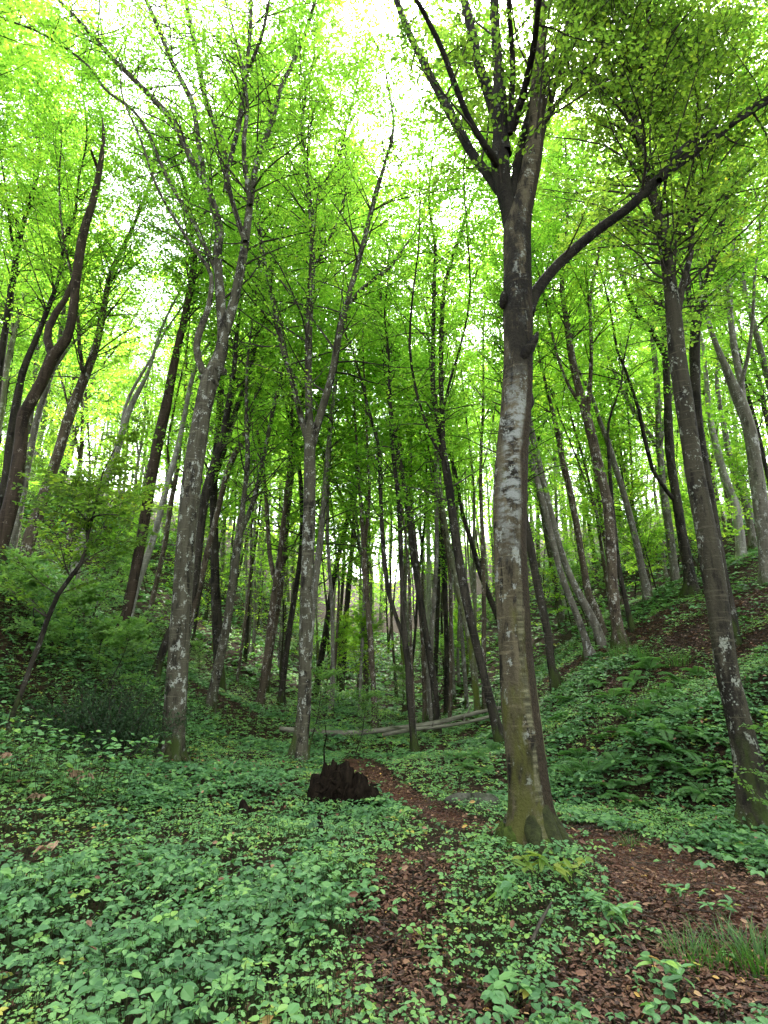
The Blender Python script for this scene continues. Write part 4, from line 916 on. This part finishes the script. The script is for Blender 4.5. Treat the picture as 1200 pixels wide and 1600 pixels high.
# ------------------------------------------------------------------ ferns on the right bank
def fern_mesh(nf, L, seed):
    r_ = np.random.default_rng(seed); mb = MB()
    for k in range(nf):
        az = k * 2.4 + r_.normal(0, .25); l = L * r_.uniform(.75, 1.15); el = r_.uniform(.75, 1.2)
        m = 12; pts = [np.zeros(3)]; e = el
        for q in range(m): pts.append(pts[-1] + np.array([math.cos(az) * math.cos(e), math.sin(az) * math.cos(e), math.sin(e)]) * l / m); e -= r_.uniform(.1, .17)
        pts = np.array(pts); stems(mb, pts[None], .004, .001, 1)
        n = 24; t = np.linspace(.15, .99, n) * m; i0 = np.minimum(t.astype(int), m - 1); f = (t - i0)[:, None]
        q = pts[i0] * (1 - f) + pts[i0 + 1] * f; d = nrm(pts[i0 + 1] - pts[i0]); s = nrm(np.cross(d, UP)); up = np.cross(s, d)
        pl = l * .26 * np.sin(np.clip(np.linspace(.22, 1, n), 0, 1) * math.pi * .93) ** .8 + .012
        for sg in (1, -1):
            dd = s * sg + d * .35 + up * .05 + r_.normal(0, .06, (n, 3)) - UP * .12
            leaves(mb, q, dd, up + r_.normal(0, .15, (n, 3)), pl, np.full(n, l / n * 1.25), 'hex', 0, np.clip(.5 + r_.normal(0, .1) + r_.normal(0, .06, n), 0, 1))
    return mb.mesh('fern', [M_FERN, M_STEM])
FERNS = [fern_mesh(7, .40, 1), fern_mesh(6, .48, 2), fern_mesh(8, .36, 3), fern_mesh(5, .46, 4)]
def fern(x, y, lab, group, s):
    o = bpy.data.objects.new('fern', FERNS[int(rng.integers(0, 4))]); COL.objects.link(o); o.location = (x, y, Hs(x, y) + .02)
    o.rotation_euler = (rng.normal(0, .1), -.28 + rng.normal(0, .1), rng.uniform(0, 6.28)) if x > 2 else (0, 0, rng.uniform(0, 6.28)); o.scale = (s,) * 3
    return tag(o, lab, 'fern', group)
fl = []
for px, py in [(895, 1150), (930, 1115), (905, 1190), (960, 1095), (985, 1130), (940, 1160), (1010, 1120), (1040, 1095), (1000, 1165), (965, 1200), (900, 1225), (1035, 1150), (1075, 1120), (1065, 1075), (990, 1070), (935, 1075),
               (880, 1130), (1080, 1165), (1030, 1200), (1005, 1235), (1060, 1215), (890, 1100), (1110, 1215), (1100, 1250), (960, 1240), (1015, 1050), (1090, 1060), (920, 1210), (975, 1150), (1055, 1185), (985, 1265), (1110, 1165)]:
    p = hit(px, py); fern(p[0], p[1], 'arching green fern among the low plants on the right bank', 'ferns on the right bank', rng.uniform(.75, 1.15))
for px, py in [(770, 1180), (745, 1190), (768, 1150), (728, 1205), (758, 1212), (712, 1190)]:
    p = hit(px, py); fern(p[0], p[1], 'fern in the gully left of the thick beech', 'ferns in the gully', rng.uniform(.8, 1.1))
p = hit(1120, 1310); fern(p[0], p[1], 'yellow-green fern at the foot of the right-edge trunk beside the path', None, .6)
p = hit(1045, 1290); fern(p[0], p[1], 'lone low fern at the edge of the path below the bank', None, .5)

# ------------------------------------------------------------------ single things on the forest floor
# fallen logs
def log(pts, lab, Yl, sc=1.):
    P, R = px_limb(pts, Yl[0], Yl[1] - Yl[0], rng); c = P[len(P) // 2].copy()
    r_ = thing('fallen_log', lab, 'log', tuple(c)); dp, dr = crom(P, R, .2)
    b = MB(); dp[:, 2] += .012 * np.sin(np.arange(len(dp)) * .55) ; dp[:, 1] += rng.normal(0, .012, len(dp)); tube(b, dp, dr, 14, 0, .13, 0, rng); b.build('trunk', [M_LOG], r_, c)
    e = MB(); d0 = nrm(dp[0] - dp[1]); u_ = nrm(np.cross(d0, UP)); v_ = np.cross(u_, d0); th = np.arange(12) * math.pi / 6
    ring = dp[0] + d0 * .004 + dr[0] * .97 * (np.cos(th)[:, None] * u_ + np.sin(th)[:, None] * v_)
    e.add(np.vstack([ring, dp[0] + d0 * .02]), [[k, (k + 1) % 12, 12] for k in range(12)]); e.build('cut_end', [M_WOOD], r_, c)
    for k in range(3):
        i0 = int(len(dp) * (.3 + .2 * k)); q = dp[i0]; s = MB(); tube(s, [q, q + [rng.normal(0, .1), -.1, .16 + .1 * k]], [.03, .012], 6, 0, .1, 0, rng); s.build('branch_stub', [M_LOG], r_, c)
log([(437, 1139, 8), (480, 1144, 8), (540, 1145, 8), (600, 1141, 8), (660, 1133, 7), (720, 1120, 7), (790, 1104, 6), (830, 1096, 5)], 'long bleached log lying across the gully behind the scarred beech', (17.6, 18.4))
log([(598, 1148, 5), (650, 1140, 6), (700, 1133, 5), (750, 1124, 5), (800, 1112, 5), (840, 1104, 6)], 'shorter bleached log lying just under the right half of the long one', (17.2, 17.9))

# black rotten stump
p = hit(528, 1262); st = thing('rotten_stump', 'black rotten stump with jagged shards beside the path', 'stump', tuple(p))
from mathutils import noise as mnoise, Vector
r2 = np.random.default_rng(5)
def ragged(c, rad, seed, amp=.35, fr=7., nu=64, nv=44, lean=(0, 0)):
    g_ = MB(); blob(g_, (0, 0, 0), rad, np.random.default_rng(seed), nu, nv, .12); V = g_.V[0].astype(float)
    for k in range(len(V)):
        q = Vector(V[k] * fr + seed * 3.1); f = mnoise.fractal(q * .45, 1., 2., 5) * amp + abs(mnoise.noise(Vector((V[k][0] * 26, V[k][1] * 26, V[k][2] * 5)) + Vector((seed, 0, 0)))) * -.12
        V[k] = V[k] * (1 + f); V[k][:2] += np.array(lean) * max(0, V[k][2])
    g_.V[0] = (V + np.asarray(c)).astype(np.float32); return g_
b = ragged((-.12, 0, .08), (.26, .22, .27), 4, .48, lean=(.35, 0))
for k in range(6):   # splinters of different breadth, most leaning to the right
    q = np.array([-.12 + r2.uniform(-.2, .2), r2.uniform(-.16, .1), r2.uniform(.1, .26)]); t_ = np.array([r2.normal(.06, .06), r2.normal(0, .04), r2.uniform(.1, .24) + (.05 if k in (2, 5) else 0)]); w0 = r2.uniform(.035, .075)
    tube(b, [q, q + t_ * .5 + r2.normal(0, .012, 3), q + t_], [w0, w0 * .85, w0 * .3], 8, 0, .4, 0, r2)
b.build('stump_body', [M_ROT], st)
b = ragged((.24, -.05, .10), (.19, .18, .2), 9, .7, 8.)
for k in range(34):   # broken roots sticking out at all angles
    a_ = r2.uniform(0, 6.28); q = np.array([.05 + .22 * math.cos(a_) + r2.uniform(0, .2), -.06 + .16 * math.sin(a_), r2.uniform(.0, .3)]); o_ = np.array([math.cos(a_), math.sin(a_) - .3, r2.normal(-.1, .5)]) * r2.uniform(.06, .2)
    tube(b, [q, q + o_ * .5 + r2.normal(0, .02, 3), q + o_ + r2.normal(0, .03, 3)], [r2.uniform(.012, .035), .014, .004], 6, 0, .25, 0, r2)
b.build('root_mass', [M_ROT], st)
b = MB(); tube(b, [[-.18, -.1, .3], [-.2, -.1, .55], [-.17, -.1, .66], [-.2, -.1, .8]], [.014, .01, .008, .004], 5, 0, .1, 0, r2); b.build('shoot', [M_ROT], st)
st.scale = (1.02, 1.02, 1.4)
p = hit(738, 1262); b = MB(); blob(b, (0, 0, .03), (.27, .2, .13), rng, 48, 30, .3); o = b.build('mossy_rock', [M_ROCK]); o.location = p; tag(o, 'low mossy rock half sunk beside the path bend', 'rock')
p = hit(380, 1278); b = MB(); tube(b, [[0, 0, -.1], [.01, 0, .1], [-.02, 0, .2]], [.07, .06, .03], 10, 0, .25, .05, rng, 0.); o = b.build('small_stump', [M_ROT]); o.location = p; tag(o, 'small dark rotten stub poking out of the ground plants', 'stump')
p = hit(497, 1318); b = MB(); tube(b, [[0, 0, -.1], [.02, 0, .1], [.0, 0, .24]], [.06, .05, .02], 10, 0, .3, .05, rng, 0.); o = b.build('small_stump', [M_ROT]); o.location = p; tag(o, 'thin brown broken stub nearer the camera than the black stump', 'stump')
# dead sticks
for (a1, a2, lab) in [((375, 1182), (430, 1187), 'thin bare stick lying left of the scarred beech'), ((832, 1490), (865, 1455), 'thin dead twig standing askew in the plants before the thick beech')]:
    p, q = hit(*a1), hit(*a2); c = (p + q) / 2; b = MB(); tube(b, [p - c + [0, 0, .06], [0, 0, .12], q - c + [0, 0, .16]], [.012, .01, .005], 6, 0, .1, 0, rng)
    o = b.build('dead_stick', [M_TWIG]); o.location = c; tag(o, lab, 'stick')

# evergreen shrub on the left slope
p = SHRUB; r_ = thing('evergreen_shrub', 'dark evergreen shrub on the left slope between the crooked young tree and the burled beech', 'shrub', tuple(p))
sb = MB(); fb = MB(); tips = []
for k in range(110):
    az = rng.uniform(0, 6.28); e = rng.uniform(.35, 1.35); l = rng.uniform(.7, 1.5)
    d = np.array([math.cos(az) * math.cos(e) * 1.35, math.sin(az) * math.cos(e), math.sin(e)]); q = np.array([rng.normal(0, .3), rng.normal(0, .2), -.05])
    tips.append([q, q + d * l * .5 + rng.normal(0, .04, 3), q + d * l])
tips = np.array(tips); stems(sb, tips, .012, .004, 0); sb.build('stem', [M_TWIG], r_)
u = rng.uniform(.25, 1, (110, 80))
lp = np.where(u[..., None] < .5, tips[:, None, 0] + (tips[:, None, 1] - tips[:, None, 0]) * (u[..., None] * 2), tips[:, None, 1] + (tips[:, None, 2] - tips[:, None, 1]) * (u[..., None] * 2 - 1)) + rng.normal(0, .075, (110, 80, 3))
lp = lp.reshape(-1, 3); leaves(fb, lp, rng.normal(0, 1, lp.shape) + [0, 0, .3], UP + rng.normal(0, .7, lp.shape), rng.uniform(.045, .085, len(lp)), rng.uniform(.02, .035, len(lp)), 'hex', 0, np.clip(rng.normal(.5, .15, len(lp)), 0, 1))
fb.build('foliage', [M_SHRUB], r_)

# herbs: a small plant with stem and leaves
def herb(px, py, lab, mat, n, h, leaf, spread=.16, cat='plant', name='woodland_herb', group=None, droop=.1, wid=.5):
    p = hit(px, py); r_ = thing(name, lab, cat, tuple(p), group); sb = MB(); lb = MB()
    q = np.array([[[0, 0, -.02], np.array([rng.normal(0, .04), rng.normal(0, .04), h * .6]), np.array([math.cos(a_) * spread * rng.uniform(.3, 1), math.sin(a_) * spread * rng.uniform(.3, 1), h * rng.uniform(.7, 1.1)])] for a_ in rng.uniform(0, 6.28, max(3, n // 5))])
    stems(sb, q, .005, .002, 0); sb.build('stem', [M_STEM], r_)
    k = rng.integers(0, len(q), n); u = rng.uniform(.45, 1, n)[:, None]; lp = q[k, 1] * (1 - u) + q[k, 2] * u; a_ = rng.uniform(0, 6.28, n)
    leaves(lb, lp, np.stack([np.cos(a_), np.sin(a_), rng.normal(-droop, .25, n)], 1), UP + rng.normal(0, .3, (n, 3)), leaf * rng.uniform(.6, 1.2, n), leaf * wid * rng.uniform(.7, 1.1, n), 'ovate', 0, np.clip(rng.normal(.5, .18, n), 0, 1))
    lb.build('foliage', [mat], r_)
herb(835, 1395, 'yellow-leaved young shrub low before the thick beech, left of a like one', M_YELLOW, 22, .24, .12, .25)
herb(905, 1402, 'yellow-leaved young shrub low before the thick beech, right of a like one', M_YELLOW, 26, .24, .11, .25)
herb(120, 1240, 'withered pinkish-brown plant standing in the ground plants left of the burled beech', M_WITHER, 24, .32, .13, .2, droop=.9, wid=.4)
herb(48, 1262, 'withered brown plant low and left of the taller pinkish one', M_WITHER, 14, .18, .1, .15, droop=.8, wid=.4)
herb(12, 1200, 'tan withered plant at the left edge under the crooked young tree', M_WITHER, 16, .25, .13, .12, droop=.9, wid=.4)
herb(72, 1350, 'rust-brown withered plant near the left edge', M_WITHER, 8, .2, .1, .1, droop=.6)
herb(790, 1455, 'bright green seedling with long leaves in the plants before the thick beech', M_COVER, 16, .26, .14, .14)
herb(790, 1585, 'broad-leaved seedling at the bottom between the litter patches', M_COVER, 14, .12, .12, .16)
herb(1065, 1420, 'small green herb alone in the litter of the path', M_COVER, 24, .14, .08, .18)
herb(1125, 1440, 'tuft of pale herbs at the near side of the path', M_COVER, 20, .12, .07, .16)
herb(960, 1455, 'bright bramble shoot at the edge of the litter', M_COVER, 34, .2, .1, .25)
herb(1060, 1560, 'dark green herb beside the grass at the bottom right', M_COVER, 20, .16, .09, .15)

def grass(px, py, lab, n, h, spread):
    p = hit(px, py); b = MB(); a_ = rng.uniform(0, 6.28, n); rr = spread * np.sqrt(rng.random(n))
    base_ = np.stack([rr * np.cos(a_), rr * np.sin(a_), np.full(n, -.02)], 1); hd = nrm(np.stack([np.cos(a_) + rng.normal(0, .5, n), np.sin(a_) + rng.normal(0, .5, n), np.zeros(n)], 1))
    hh = h * rng.uniform(.6, 1.2, n)[:, None]; bend = rng.uniform(.25, .9, n)[:, None]
    m = 6; V = []
    side = np.stack([-hd[:, 1], hd[:, 0], np.zeros(n)], 1)
    for k in range(m):
        t = k / (m - 1); c = base_ + hd * (hh * bend * t ** 1.8) + UP * (hh * (t - .38 * bend * t ** 3)); w_ = .0045 * (1 - t) + .0004
        V += [c - side * w_, c + side * w_]
    V = np.stack(V, 1); off = np.arange(n)[:, None, None] * 2 * m; k = np.arange(m - 1)[None, :, None] * 2
    F = (np.concatenate([k, k + 1, k + 3, k + 2], -1) + off).reshape(-1, 4)
    b.add(V.reshape(-1, 3), F, 0, np.repeat(np.clip(rng.normal(.5, .17, n), 0, 1), 2 * m)); o = b.build('grass_tuft', [M_GRASS]); o.location = p; tag(o, lab, 'grass')
grass(1150, 1500, 'large grass tuft arching over the litter at the right edge', 150, .22, .26)
grass(1085, 1510, 'smaller grass tuft left of the large one at the right edge', 110, .2, .14)
grass(1195, 1520, 'grass tuft cut by the right edge of the view', 120, .26, .15)
grass(515, 1375, 'bright grass tuft among the ground plants below the black stump', 160, .2, .2)
grass(525, 1410, 'short grass tuft just below the bright one', 90, .16, .15)
grass(985, 1325, 'low grass tuft at the path edge right of the thick beech', 60, .16, .1)
grass(1003, 1030, 'spiky grass tuft on the bank crest below the split-footed trunk', 120, .42, .2)
grass(1060, 1040, 'grass tuft on the bank under the dark trunk with root toes', 120, .45, .25)
grass(965, 1025, 'grass tuft at the foot of the split-footed trunk', 100, .4, .2)

print('objects', len(bpy.data.objects), 'verts', sum(len(m.vertices) for m in bpy.data.meshes))
